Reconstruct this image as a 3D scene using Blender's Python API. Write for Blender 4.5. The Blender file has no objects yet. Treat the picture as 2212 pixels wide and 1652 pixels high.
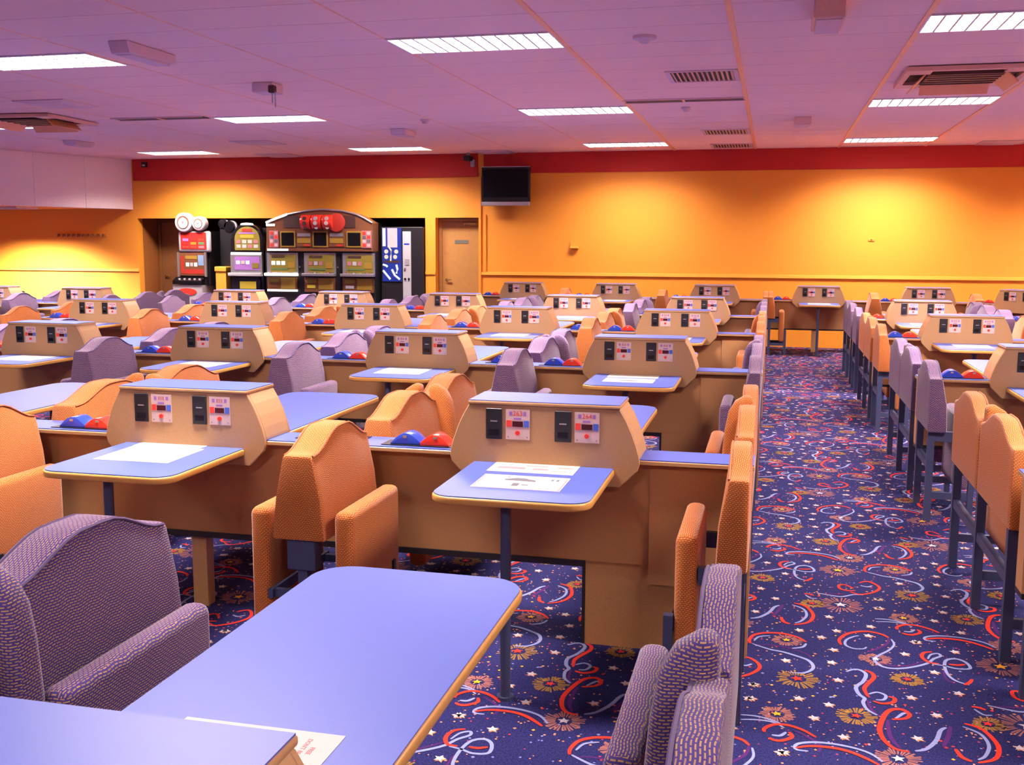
import bpy, bmesh, math, random
from mathutils import Vector, Matrix

random.seed(11)
sc = bpy.context.scene
COL = sc.collection
PI = math.pi

# ------------------------------------------------------------------ camera
CAM_H, F_PX = 1.6, 2269.4
YAW, PITCH, ROLL = -0.24129, 0.131252, 0.003876
cy, sy, cp, sp = math.cos(YAW), math.sin(YAW), math.cos(PITCH), math.sin(PITCH)
FWD = Vector((sy * cp, cy * cp, -sp))
RIG0 = Vector((cy, -sy, 0))
UP0 = RIG0.cross(FWD)
cr, sr = math.cos(ROLL), math.sin(ROLL)
RIG = cr * RIG0 + sr * UP0
UPV = -sr * RIG0 + cr * UP0
cam_d = bpy.data.cameras.new('camera')
cam_d.sensor_width = 36.0
cam_d.lens = F_PX / 2212 * 36.0
cam_d.clip_start = 0.05
cam = bpy.data.objects.new('camera', cam_d)
cam.matrix_world = Matrix(((RIG.x, UPV.x, -FWD.x, 0), (RIG.y, UPV.y, -FWD.y, 0), (RIG.z, UPV.z, -FWD.z, CAM_H), (0, 0, 0, 1)))
COL.objects.link(cam)
sc.camera = cam

# ------------------------------------------------------------------ light paths (keeps the full-size render quick)
cyc = sc.cycles
cyc.max_bounces = 5
cyc.diffuse_bounces = 4
cyc.glossy_bounces = 2
cyc.transmission_bounces = 0
cyc.volume_bounces = 0
cyc.transparent_max_bounces = 2
cyc.caustics_reflective = False
cyc.caustics_refractive = False
cyc.use_adaptive_sampling = True
cyc.adaptive_threshold = 0.08
cyc.use_light_tree = False
cyc.adaptive_min_samples = 16

# ------------------------------------------------------------------ world, exposure
sc.view_settings.view_transform = 'Standard'
sc.view_settings.look = 'None'
sc.view_settings.gamma = 1.0
sc.view_settings.use_curve_mapping = False
sc.view_settings.exposure = 0.12
w = bpy.data.worlds.new('hall_world')
w.use_nodes = True
w.node_tree.nodes['Background'].inputs[0].default_value = (0.9, 0.8, 0.85, 1)
w.node_tree.nodes['Background'].inputs[1].default_value = 0.05
sc.world = w
PANEL_POWER = 185.0          # watts of each recessed ceiling panel
PANEL_SPREAD = 138.0         # louvre cut-off, degrees
PANEL_COLOR = (1.0, 0.84, 0.79)


def in_view(pts, mx=60, my=60):
    us, vs = [], []
    for p in pts:
        q = Vector(p) - Vector((0, 0, CAM_H))
        d = q.dot(FWD)
        if d < 0.15:
            d = 0.15
        us.append(1106 + F_PX * q.dot(RIG) / d)
        vs.append(826 - F_PX * q.dot(UPV) / d)
    return max(us) > -mx and min(us) < 2212 + mx and max(vs) > -my and min(vs) < 1652 + my


def box_in_view(x0, x1, y0, y1, z0, z1, m=60):
    if y1 < 0.3:
        return False
    return in_view([(x, y, z) for x in (x0, x1) for y in (y0, y1) for z in (z0, z1)], m, m)


# ------------------------------------------------------------------ materials
MATS = {}


def nodes_of(name):
    m = bpy.data.materials.new(name)
    m.use_nodes = True
    nt = m.node_tree
    b = nt.nodes['Principled BSDF']
    MATS[name] = m
    return m, nt, b


def pm(name, col, rough=0.5, var=0.08, scale=60.0, metal=0.0, spec=0.5, bump=0.0, coat=0.0):
    """plain surface with a fine procedural grain"""
    m, nt, b = nodes_of(name)
    tc = nt.nodes.new('ShaderNodeTexCoord')
    nz = nt.nodes.new('ShaderNodeTexNoise')
    nz.inputs['Scale'].default_value = scale
    nz.inputs['Detail'].default_value = 3
    nt.links.new(tc.outputs['Object'], nz.inputs['Vector'])
    mx = nt.nodes.new('ShaderNodeMix')
    mx.data_type = 'RGBA'
    c = [max(0, v * (1 - var)) for v in col]
    d = [min(1, v * (1 + var)) for v in col]
    mx.inputs['A'].default_value = (*c, 1)
    mx.inputs['B'].default_value = (*d, 1)
    nt.links.new(nz.outputs['Fac'], mx.inputs['Factor'])
    nt.links.new(mx.outputs['Result'], b.inputs['Base Color'])
    b.inputs['Roughness'].default_value = rough
    b.inputs['Metallic'].default_value = metal
    b.inputs['Specular IOR Level'].default_value = spec
    if coat:
        b.inputs['Coat Weight'].default_value = coat
    if bump:
        bp = nt.nodes.new('ShaderNodeBump')
        bp.inputs['Strength'].default_value = bump
        bp.inputs['Distance'].default_value = 0.002
        nt.links.new(nz.outputs['Fac'], bp.inputs['Height'])
        nt.links.new(bp.outputs['Normal'], b.inputs['Normal'])
    return m


def em(name, col, strength, base=None):
    m, nt, b = nodes_of(name)
    b.inputs['Base Color'].default_value = (*(base or [v * .3 for v in col]), 1)
    b.inputs['Emission Color'].default_value = (*col, 1)
    b.inputs['Emission Strength'].default_value = strength
    if name != 'tube_glow':
        m.cycles.emission_sampling = 'NONE'
    return m


def fabric(name, dash, ground, third, wave=0.006, width=0.017, row=0.0075, gap=0.0016):
    """woven moquette: rows of short dashes that wander in waves (uv in metres)"""
    m, nt, b = nodes_of(name)
    N, L = nt.nodes.new, nt.links.new
    uv = N('ShaderNodeUVMap')
    nz = N('ShaderNodeTexNoise')
    nz.inputs['Scale'].default_value = 9.0
    nz.inputs['Detail'].default_value = 0.0
    L(uv.outputs['UV'], nz.inputs['Vector'])
    sub = N('ShaderNodeVectorMath'); sub.operation = 'SUBTRACT'
    sub.inputs[1].default_value = (0.5, 0.5, 0.5)
    L(nz.outputs['Color'], sub.inputs[0])
    mul = N('ShaderNodeVectorMath'); mul.operation = 'SCALE'
    mul.inputs['Scale'].default_value = wave * 2.5
    L(sub.outputs[0], mul.inputs[0])
    add = N('ShaderNodeVectorMath'); add.operation = 'ADD'
    L(uv.outputs['UV'], add.inputs[0]); L(mul.outputs[0], add.inputs[1])
    wv = N('ShaderNodeTexWave')
    wv.wave_type = 'BANDS'; wv.bands_direction = 'X'
    wv.inputs['Scale'].default_value = 4.5
    L(uv.outputs['UV'], wv.inputs['Vector'])
    comb = N('ShaderNodeCombineXYZ')
    ws = N('ShaderNodeMath'); ws.operation = 'MULTIPLY'; ws.inputs[1].default_value = wave * 1.4
    L(wv.outputs['Fac'], ws.inputs[0]); L(ws.outputs[0], comb.inputs['Y'])
    add2 = N('ShaderNodeVectorMath'); add2.operation = 'ADD'
    L(add.outputs[0], add2.inputs[0]); L(comb.outputs[0], add2.inputs[1])
    br = N('ShaderNodeTexBrick')
    br.inputs['Scale'].default_value = 1.0
    br.inputs['Brick Width'].default_value = width
    br.inputs['Row Height'].default_value = row
    br.inputs['Mortar Size'].default_value = gap
    br.inputs['Mortar Smooth'].default_value = 0.25
    br.inputs['Bias'].default_value = 0.0
    br.inputs['Color1'].default_value = (*dash, 1)
    br.inputs['Color2'].default_value = (*third, 1)
    br.inputs['Mortar'].default_value = (*ground, 1)
    L(add2.outputs[0], br.inputs['Vector'])
    L(br.outputs['Color'], b.inputs['Base Color'])
    b.inputs['Roughness'].default_value = 0.9
    b.inputs['Specular IOR Level'].default_value = 0.15
    b.inputs['Sheen Weight'].default_value = 0.25
    b.inputs['Sheen Roughness'].default_value = 0.4
    bp = N('ShaderNodeBump')
    bp.inputs['Strength'].default_value = 0.35
    bp.inputs['Distance'].default_value = 0.002
    bp.invert = True
    L(br.outputs['Fac'], bp.inputs['Height'])
    L(bp.outputs['Normal'], b.inputs['Normal'])
    return m


fabric('fabric_orange', (0.60, 0.205, 0.055), (0.22, 0.055, 0.015), (0.55, 0.175, 0.045), wave=0.0045, width=0.0105, row=0.0066, gap=0.0013)
fabric('fabric_purple', (0.38, 0.23, 0.095), (0.050, 0.031, 0.165), (0.28, 0.165, 0.10), wave=0.0022, width=0.0150, row=0.0064, gap=0.0022)
pm('piping_orange', (0.35, 0.11, 0.035), 0.8)
pm('piping_purple', (0.0880, 0.0560, 0.1440), 0.8)
pm('board', (0.42, 0.212, 0.09), 0.5, 0.22, 220.0, spec=0.35)
pm('console_board', (0.3700, 0.2109, 0.1036), 0.45, 0.16, 220.0, spec=0.4)
pm('laminate_blue', (0.064, 0.098, 0.41), 0.42, 0.04, 90.0, spec=0.45)
pm('edge_wood', (0.52, 0.26, 0.065), 0.35, 0.12, 60.0)
pm('edge_tan', (0.42, 0.24, 0.11), 0.4, 0.12, 60.0)
pm('navy_metal', (0.035, 0.045, 0.105), 0.42, 0.1, 30.0, spec=0.5)
pm('black_plastic', (0.012, 0.011, 0.014), 0.4, 0.2, 50.0)
pm('black_gloss', (0.008, 0.007, 0.010), 0.12, 0.2, 20.0)
pm('plate_pink', (0.5460, 0.4060, 0.3850), 0.35, 0.05, 120.0)
pm('red_print', (0.72, 0.045, 0.025), 0.4)
pm('blue_print', (0.05, 0.11, 0.50), 0.4)
pm('purple_print', (0.30, 0.13, 0.42), 0.5)
pm('display_dark', (0.06, 0.008, 0.012), 0.2)
pm('blue_plastic', (0.02, 0.055, 0.42), 0.22, 0.05, 30.0, coat=0.3)
pm('red_plastic', (0.70, 0.035, 0.018), 0.22, 0.05, 30.0, coat=0.3)
pm('silver', (0.55, 0.55, 0.57), 0.3, 0.05, 40.0, metal=0.8)
pm('grey_plastic', (0.42, 0.42, 0.45), 0.45)
pm('paper_white', (0.4756, 0.4408, 0.4292), 0.8, 0.02)
pm('paper_cream', (0.4988, 0.4292, 0.3596), 0.8, 0.02)
pm('paper_pink', (0.5104, 0.4292, 0.4524), 0.8, 0.02)
pm('print_brown', (0.2500, 0.1800, 0.1650), 0.8)
pm('letter_red', (0.55, 0.13, 0.14), 0.8)
pm('print_grey', (0.1100, 0.1000, 0.1200), 0.8)
pm('print_rose', (0.4000, 0.1650, 0.1900), 0.8)
pm('wall_paint', (0.88, 0.345, 0.035), 0.55, 0.03, 160.0, spec=0.35)
pm('red_paint', (0.50, 0.013, 0.006), 0.6, 0.05, 160.0)
pm('white_paint', (0.92, 0.80, 0.80), 0.6, 0.03, 60.0)
pm('wall_peach', (0.92, 0.50, 0.26), 0.6, 0.03, 100.0)  # unseen walls, coloured brighter to bounce light onto the ceiling
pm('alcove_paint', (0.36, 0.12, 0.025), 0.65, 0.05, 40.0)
pm('tile_lit_pink', (0.98, 0.69, 0.57), 0.85, 0.07, 260.0, spec=0.2, bump=0.2)  # white tiles with their pinkish lit tone put into the base colour
pm('tile_gap', (0.30, 0.20, 0.22), 0.9)
pm('bar_wall_lit', (0.98, 0.50, 0.22), 0.4, 0.03, 20.0)  # wall light caught by the bars, put into their colour
pm('fixture_white', (0.80, 0.76, 0.78), 0.4, 0.02)
pm('louvre_white', (0.55, 0.55, 0.62), 0.35, 0.02)
em('tube_glow', (1.0, 0.88, 0.85), 13.0)
pm('unit_dark', (0.12, 0.045, 0.035), 0.5)
pm('unit_shell', (0.72, 0.42, 0.32), 0.45)
pm('vane_wall_lit', (0.95, 0.42, 0.17), 0.45)  # orange light from the wall, put into the vanes' base colour
pm('slot_dark', (0.05, 0.018, 0.016), 0.6)
pm('vent_shell', (0.66, 0.48, 0.50), 0.5)
pm('vent_blade', (0.72, 0.42, 0.30), 0.5)
pm('door_wood', (0.50, 0.25, 0.07), 0.4, 0.12, 14.0)
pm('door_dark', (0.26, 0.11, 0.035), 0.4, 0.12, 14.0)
pm('brass', (0.6, 0.40, 0.12), 0.25, 0.05, 20.0, metal=0.8)
pm('sign_grey', (0.16, 0.17, 0.13), 0.4)
pm('chrome', (0.80, 0.80, 0.84), 0.12, 0.02, 20.0, metal=0.9)
pm('white_gloss', (0.4100, 0.4000, 0.4150), 0.2, 0.02)
pm('bronze', (0.1700, 0.0650, 0.0300), 0.3, 0.2, 30.0)
pm('gold_print', (0.3100, 0.1900, 0.0250), 0.4, 0.15, 60.0)
pm('olive_print', (0.2100, 0.1650, 0.0250), 0.4, 0.25, 80.0)
pm('green_print', (0.0900, 0.1800, 0.0700), 0.4)
pm('pink_print', (0.4000, 0.1500, 0.1800), 0.4)
pm('white_print', (0.4250, 0.4000, 0.3700), 0.4)
pm('sky_print', (0.1750, 0.2750, 0.4250), 0.35)
em('screen_blue', (0.01, 0.04, 0.42), 0.440)
em('screen_white', (0.85, 0.92, 1.0), 0.600)
em('screen_cream', (0.95, 0.88, 0.62), 0.440)
em('screen_pink', (1.0, 0.70, 0.74), 0.480)
em('lamp_white', (1.0, 0.97, 0.92), 1.6)
em('screen_yellow', (0.90, 0.62, 0.05), 0.280)
em('screen_red', (0.85, 0.05, 0.03), 0.280)
pm('post_yellow', (0.80, 0.36, 0.035), 0.5)
pm('screen_off', (0.004, 0.003, 0.006), 0.5, 0.1, 20.0, spec=0.15)
pm('tv_black', (0.006, 0.005, 0.008), 0.25)


# the carpet ground: deep navy pile with flecks
def carpet_ground():
    m, nt, b = nodes_of('carpet_ground')
    N, L = nt.nodes.new, nt.links.new
    tc = N('ShaderNodeTexCoord')
    n1 = N('ShaderNodeTexNoise'); n1.inputs['Scale'].default_value = 150.0; n1.inputs['Detail'].default_value = 2
    n2 = N('ShaderNodeTexVoronoi'); n2.inputs['Scale'].default_value = 95.0
    L(tc.outputs['Object'], n1.inputs['Vector']); L(tc.outputs['Object'], n2.inputs['Vector'])
    r1 = N('ShaderNodeValToRGB')
    e = r1.color_ramp.elements
    e[0].position = 0.35; e[0].color = (0.009, 0.008, 0.042, 1)
    e[1].position = 0.68; e[1].color = (0.022, 0.023, 0.115, 1)
    L(n1.outputs['Fac'], r1.inputs['Fac'])
    sep = N('ShaderNodeSeparateColor')
    L(n2.outputs['Color'], sep.inputs['Color'])
    gt = N('ShaderNodeMath'); gt.operation = 'GREATER_THAN'; gt.inputs[1].default_value = 0.955
    L(sep.outputs['Red'], gt.inputs[0])
    lt = N('ShaderNodeMath'); lt.operation = 'LESS_THAN'; lt.inputs[1].default_value = 0.42
    L(n2.outputs['Distance'], lt.inputs[0])
    mu = N('ShaderNodeMath'); mu.operation = 'MULTIPLY'
    L(gt.outputs[0], mu.inputs[0]); L(lt.outputs[0], mu.inputs[1])
    r2 = N('ShaderNodeValToRGB')
    r2.color_ramp.interpolation = 'CONSTANT'
    f = r2.color_ramp.elements
    f[0].position = 0.0; f[0].color = (0.55, 0.22, 0.10, 1)
    f[1].position = 0.55; f[1].color = (0.16, 0.18, 0.50, 1)
    x = f.new(0.8); x.color = (0.40, 0.03, 0.06, 1)
    L(sep.outputs['Green'], r2.inputs['Fac'])
    mx = N('ShaderNodeMix'); mx.data_type = 'RGBA'
    L(mu.outputs[0], mx.inputs['Factor'])
    L(r1.outputs['Color'], mx.inputs['A']); L(r2.outputs['Color'], mx.inputs['B'])
    L(mx.outputs['Result'], b.inputs['Base Color'])
    b.inputs['Roughness'].default_value = 0.95
    b.inputs['Specular IOR Level'].default_value = 0.1
    bp = N('ShaderNodeBump'); bp.inputs['Strength'].default_value = 0.4; bp.inputs['Distance'].default_value = 0.003
    L(n1.outputs['Fac'], bp.inputs['Height']); L(bp.outputs['Normal'], b.inputs['Normal'])


carpet_ground()
for nm, c in dict(yarn_red=(0.50, 0.030, 0.018), yarn_blue=(0.19, 0.215, 0.40), yarn_purple=(0.06, 0.014, 0.10), yarn_gold=(0.23, 0.125, 0.03),
                  yarn_pink=(0.24, 0.095, 0.085), yarn_yellow=(0.60, 0.29, 0.02), yarn_white=(0.40, 0.37, 0.40), yarn_peach=(0.45, 0.18, 0.08)).items():
    pm(nm, c, 0.95, 0.28, 170.0, spec=0.1, bump=0.3)


# ------------------------------------------------------------------ mesh builder
class G:
    def __init__(self):
        self.v, self.f, self.m = [], [], []

    def face(self, idx, m=0):
        self.f.append(tuple(idx)); self.m.append(m)

    def add(self, verts, faces, m=0):
        o = len(self.v)
        self.v += [tuple(p) for p in verts]
        for q in faces:
            self.face([o + i for i in q], m)
        return self

    def box(self, x0, x1, y0, y1, z0, z1, m=0):
        return self.add([(x0, y0, z0), (x1, y0, z0), (x1, y1, z0), (x0, y1, z0), (x0, y0, z1), (x1, y0, z1), (x1, y1, z1), (x0, y1, z1)],
                        [(0, 3, 2, 1), (4, 5, 6, 7), (0, 1, 5, 4), (1, 2, 6, 5), (2, 3, 7, 6), (3, 0, 4, 7)], m)

    def prism(self, poly, axis, a, b, m=0, capm=None):
        """poly in the two other axes, counter-clockwise seen from +axis; extruded from a to b"""
        n = len(poly)

        def P(p, t):
            return {'x': (t, p[0], p[1]), 'y': (p[0], t, p[1]), 'z': (p[0], p[1], t)}[axis]
        o = len(self.v)
        self.v += [P(p, a) for p in poly] + [P(p, b) for p in poly]
        flip = axis == 'y'
        cm = m if capm is None else capm
        lo, hi = list(range(o, o + n)), list(range(o + n, o + 2 * n))
        self.face(lo if flip else lo[::-1], cm)
        self.face(hi[::-1] if flip else hi, cm)
        for i in range(n):
            j = (i + 1) % n
            q = (o + i, o + j, o + n + j, o + n + i)
            self.face(q[::-1] if flip else q, m)
        return self

    def cyl(self, c, r, axis, a, b, n=16, m=0, r2=None):
        r2 = r if r2 is None else r2
        o = len(self.v)
        for t, rr in ((a, r), (b, r2)):
            for i in range(n):
                an = 2 * PI * i / n
                p, q = c[0] + rr * math.cos(an), c[1] + rr * math.sin(an)
                self.v.append({'x': (t, p, q), 'y': (p, t, q), 'z': (p, q, t)}[axis])
        flip = axis == 'y'
        lo, hi = list(range(o, o + n)), list(range(o + n, o + 2 * n))
        self.face(lo if flip else lo[::-1], m)
        self.face(hi[::-1] if flip else hi, m)
        for i in range(n):
            j = (i + 1) % n
            q = (o + i, o + j, o + n + j, o + n + i)
            self.face(q[::-1] if flip else q, m)
        return self

    def tube(self, path, r, n=6, m=0):
        o = len(self.v)
        k = len(path)
        pts = [Vector(p) for p in path]
        for i, p in enumerate(pts):
            t = (pts[min(i + 1, k - 1)] - pts[max(i - 1, 0)]).normalized()
            a = t.cross(Vector((0, 0, 1)))
            if a.length < 1e-3:
                a = t.cross(Vector((1, 0, 0)))
            a.normalize()
            b = a.cross(t)
            for j in range(n):
                an = 2 * PI * j / n
                self.v.append(tuple(p + r * (math.cos(an) * a + math.sin(an) * b)))
        for i in range(k - 1):
            for j in range(n):
                jj = (j + 1) % n
                self.face((o + i * n + j, o + i * n + jj, o + (i + 1) * n + jj, o + (i + 1) * n + j), m)
        self.face([o + j for j in range(n)][::-1], m)
        self.face([o + (k - 1) * n + j for j in range(n)], m)
        return self

    def loft(self, rings, m=0):
        o = len(self.v)
        n = len(rings[0])
        for r in rings:
            self.v += [tuple(p) for p in r]
        for i in range(len(rings) - 1):
            for j in range(n):
                jj = (j + 1) % n
                self.face((o + i * n + j, o + i * n + jj, o + (i + 1) * n + jj, o + (i + 1) * n + j), m)
        self.face([o + j for j in range(n)][::-1], m)
        self.face([o + (len(rings) - 1) * n + j for j in range(n)], m)
        return self

    def mesh(self, name, mats, bevel=0.0, seg=2, smooth=False, uv=False, angle=32):
        me = bpy.data.meshes.new(name)
        me.from_pydata(self.v, [], self.f)
        for mt in ([mats] if isinstance(mats, str) else mats):
            me.materials.append(MATS[mt])
        if any(self.m):
            me.polygons.foreach_set('material_index', self.m)
        bm = bmesh.new()
        bm.from_mesh(me)
        bmesh.ops.recalc_face_normals(bm, faces=bm.faces)
        if bevel:
            es = [e for e in bm.edges if len(e.link_faces) == 2 and e.calc_face_angle(0) > math.radians(angle)]
            bmesh.ops.bevel(bm, geom=es, offset=bevel, segments=seg, affect='EDGES', profile=0.5, clamp_overlap=True)
        bm.to_mesh(me)
        bm.free()
        if smooth:
            me.polygons.foreach_set('use_smooth', [True] * len(me.polygons))
            me.set_sharp_from_angle(angle=math.radians(40))
        if uv:
            ul = me.uv_layers.new(name='UVMap')
            for p in me.polygons:
                n = p.normal
                a = max(range(3), key=lambda i: abs(n[i]))
                for li in p.loop_indices:
                    c = me.vertices[me.loops[li].vertex_index].co
                    ul.data[li].uv = ((c.y, c.z), (c.x, c.z), (c.y, c.x))[a]
        me.update()
        return me


def B(x0, x1, y0, y1, z0, z1):
    return G().box(x0, x1, y0, y1, z0, z1)


def obj(name, me, parent=None, loc=(0, 0, 0), rot=(0, 0, 0), label=None):
    o = bpy.data.objects.new(name, me)
    COL.objects.link(o)
    o.location = loc
    o.rotation_euler = rot
    if parent is not None:
        o.parent = parent
    if label:
        o['label'] = label
    return o


def tag(o, label, cat, group=None):
    o['label'] = label
    o['category'] = cat
    if group:
        o['group'] = group
    return o


def thing(name, label, cat, loc=(0, 0, 0), rotz=0.0, group=None):
    o = bpy.data.objects.new(name, None)
    COL.objects.link(o)
    o.location = loc
    o.rotation_euler = (0, 0, rotz)
    o.empty_display_size = 0.1
    return tag(o, label, cat, group)


def struct(name, me, parent=None, loc=(0, 0, 0)):
    o = obj(name, me, parent, loc)
    if parent is None:
        o['kind'] = 'structure'
    return o


def text_mesh(s, size, mat, name='lettering'):
    cu = bpy.data.curves.new(name, 'FONT')
    cu.body = s
    cu.size = size
    cu.align_x = 'CENTER'
    cu.align_y = 'CENTER'
    cu.extrude = 0.0002
    t = bpy.data.objects.new('tmp_text', cu)
    COL.objects.link(t)
    dg = bpy.context.evaluated_depsgraph_get()
    me = bpy.data.meshes.new_from_object(t.evaluated_get(dg))
    bpy.data.objects.remove(t)
    bpy.data.curves.remove(cu)
    me.name = name
    me.materials.clear()
    me.materials.append(MATS[mat])
    return me


def place(parts, root):
    """parts: (name, mesh, loc, rot, [sub-parts])"""
    for p in parts:
        o = obj(p[0], p[1], root, p[2] if len(p) > 2 else (0, 0, 0), p[3] if len(p) > 3 else (0, 0, 0))
        for q in (p[4] if len(p) > 4 else ()):
            obj(q[0], q[1], o, q[2] if len(q) > 2 else (0, 0, 0), q[3] if len(q) > 3 else (0, 0, 0))


# ------------------------------------------------------------------ the shell of the hall
YW, ZC = 17.1, 3.08
XL, XR_, YF = -15.6, 6.4, -4.0
floor = struct('floor', B(XL, XR_, YF, 19.2, -0.1, 0.0).mesh('floor', 'carpet_ground'))

g = G()
g.box(-4.76, XR_, YW, YW + 0.15, 0, ZC + 0.16)              # right of the alcove
g.box(XL, -11.22, YW, YW + 0.15, 0, ZC + 0.16)             # left of it
g.box(-11.22, -4.76, YW, YW + 0.15, 2.03, ZC + 0.16)       # header over it
g.box(-5.73, -5.55, YW, YW + 0.15, 0, 2.03)                # pier between machines and door
struct('wall_back', g.mesh('wall_back', 'wall_paint'))
struct('wall_left', B(XL - 0.15, XL, YF, 19.2, 0, ZC + 0.16).mesh('wall_left', 'wall_peach'))
struct('wall_right', B(XR_, XR_ + 0.15, YF, 19.2, 0, ZC + 0.16).mesh('wall_right', 'wall_peach'))
struct('wall_front', B(XL, XR_, YF - 0.15, YF, 0, ZC + 0.16).mesh('wall_front', 'wall_peach'))
g = G()
g.box(-11.4, -4.6, 19.0, 19.15, 0, 2.2)
g.box(-11.4, -11.22, YW + 0.15, 19.0, 0, 2.2)
g.box(-4.76, -4.6, YW + 0.15, 19.0, 0, 2.2)
g.box(-11.4, -4.6, YW + 0.15, 19.15, 2.1, 2.2)
g.box(-5.73, -5.55, YW + 0.15, 19.0, 0, 2.1)
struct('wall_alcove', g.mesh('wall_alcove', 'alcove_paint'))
# red band, dado rails, corner trims
struct('trim_1', G().box(-11.26, -4.80, YW - 0.03, YW, 2.70, ZC).box(-4.70, XR_, YW - 0.02, YW, 2.752, ZC).mesh('trim_1', 'red_paint'))


def rail(name, x0, x1, z):
    pr = [(YW - 0.028, z - 0.022), (YW, z - 0.028), (YW, z + 0.028), (YW - 0.018, z + 0.022)]
    return struct(name, G().prism(pr, 'x', x0, x1).mesh(name, 'wall_paint'))


rail('trim_2', -4.76, XR_, 1.105)
rail('trim_3', XL, -11.22, 1.095)
struct('trim_4', B(-4.70, -4.66, YW - 0.025, YW, 1.13, 2.08).mesh('trim_4', 'wall_paint'))
struct('trim_5', B(-4.785, -4.745, YW - 0.03, YW, 0.0, 2.70).mesh('trim_5', 'wall_paint'))
struct('trim_6', B(-5.73, -5.55, YW - 0.02, YW, 1.08, 1.13).mesh('trim_6', 'wall_paint'))


def ln(t):      # the slanting white bulkhead, t along the hall
    return -11.3 + (t - 17.1) * 0.36


g = G()
y0, y1 = 9.0, YW
g.add([(ln(y0), y0, 2.19), (ln(y1), y1, 2.19), (ln(y1), y1, ZC), (ln(y0), y0, ZC),
       (ln(y0) - 0.1, y0, 2.19), (ln(y1) - 0.1, y1, 2.19), (ln(y1) - 0.1, y1, ZC), (ln(y0) - 0.1, y0, ZC)],
      [(0, 1, 2, 3), (4, 7, 6, 5), (0, 4, 5, 1), (3, 2, 6, 7), (0, 3, 7, 4), (1, 5, 6, 2)])
bulk = struct('wall_bulkhead', g.mesh('wall_bulkhead', 'white_paint'))
for t in (14.4, 15.3, 16.2):
    g = G()
    a = Vector((ln(t), t)); d = Vector((0.36, 1.0)).normalized()
    b_ = a + d * 0.86
    o_ = Vector((0.008, -0.003))
    z0, z1 = 2.195, ZC - 0.01
    g.add([(a.x, a.y, z0), (b_.x, b_.y, z0), (b_.x, b_.y, z1), (a.x, a.y, z1), (a.x + o_.x, a.y + o_.y, z0), (b_.x + o_.x, b_.y + o_.y, z0),
           (b_.x + o_.x, b_.y + o_.y, z1), (a.x + o_.x, a.y + o_.y, z1)],
          [(0, 3, 2, 1), (4, 5, 6, 7), (0, 1, 5, 4), (1, 2, 6, 5), (2, 3, 7, 6), (3, 0, 4, 7)])
    obj('panel', g.mesh('panel', 'white_paint'), bulk)
struct('ceiling_low', G().prism([(XL, 9.0), (ln(9.0) - .11, 9.0), (ln(YW) - .11, YW), (XL, YW)], 'z', 2.20, 2.26).mesh('ceiling_low', 'wall_paint'))

# ------------------------------------------------------------------ ceiling of tiles in a grid
BX0, BXP, TY0, TYP = 0.92, 1.243, 7.47, 0.585
ceiling = struct('ceiling', B(XL, XR_, YF, YW, ZC + 0.056, ZC + 0.16).mesh('ceiling', 'tile_gap'))
LIGHT_COLS, LIGHT_ROWS = (-9, -6, -3, 0, 3), (-14, -7, 0, 7, 14)  # far right column is unseen, added to bounce more light onto the ceiling
tile_me = B(0.004, BXP - 0.004, 0.0035, TYP - 0.0035, 0, 0.014).mesh('ceiling_tile', 'tile_lit_pink')
rest = G()
n_tiles = 0
for k in range(-13, 4):
    for j in range(-19, 17):
        if k in LIGHT_COLS and j in LIGHT_ROWS:
            continue
        x, y = BX0 + k * BXP, TY0 + j * TYP
        if x + BXP > XR_ or x < XL or y < YF or y > YW - 0.2:
            continue
        yt = min(y + TYP, YW) - y
        if y > 1.5 and x + BXP < -11.4 and x < ln(y) - BXP:
            continue
        if y > 5.2 and n_tiles < 300 and box_in_view(x, x + BXP, y, y + TYP, ZC, ZC, 5):
            o = obj('ceiling_tile', tile_me, ceiling, (x, y, ZC))
            if yt < TYP:
                o.scale = (1, yt / TYP, 1)
            n_tiles += 1
        else:
            rest.box(x + 0.004, x + BXP - 0.004, y + 0.0035, y + yt - 0.0035, ZC, ZC + 0.014)
o = obj('far_tiles', rest.mesh('far_tiles', 'tile_lit_pink'), ceiling)
o['kind'] = 'stuff'
bar_me = B(-0.019, 0.019, YF, YW - 0.01, -0.008, 0.006).mesh('ceiling_bar', 'bar_wall_lit')
thin_me = B(-0.006, 0.006, YF, YW - 0.01, -0.003, 0.006).mesh('ceiling_bar', 'bar_wall_lit')
for k in range(-9, 4):
    obj('ceiling_bar', bar_me if k >= -2 else thin_me, ceiling, (BX0 + k * BXP, 0, ZC))

# recessed louvred light panels
LW, LD = BXP - 0.01, TYP - 0.008
g = G()
g.box(0, LW, 0, 0.014, -0.012, 0.05); g.box(0, LW, LD - 0.014, LD, -0.012, 0.05)
g.box(0, 0.014, 0.014, LD - 0.014, -0.012, 0.05); g.box(LW - 0.014, LW, 0.014, LD - 0.014, -0.012, 0.05)
lf_me = g.mesh('frame', 'fixture_white')
lg_me = B(0.014, LW - 0.014, 0.014, LD - 0.014, 0.046, 0.05).mesh('diffuser', 'tube_glow')
lb_me = G().prism([(-0.007, -0.010), (0.007, -0.010), (0.002, 0.03), (-0.002, 0.03)], 'y', 0.014, LD - 0.014).mesh('louvre_blade', 'louvre_white')
ll_me = B(0.014, LW - 0.014, -0.006, 0.006, -0.008, 0.02).mesh('louvre_rail', 'louvre_white')
lamp_n = 0


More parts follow.
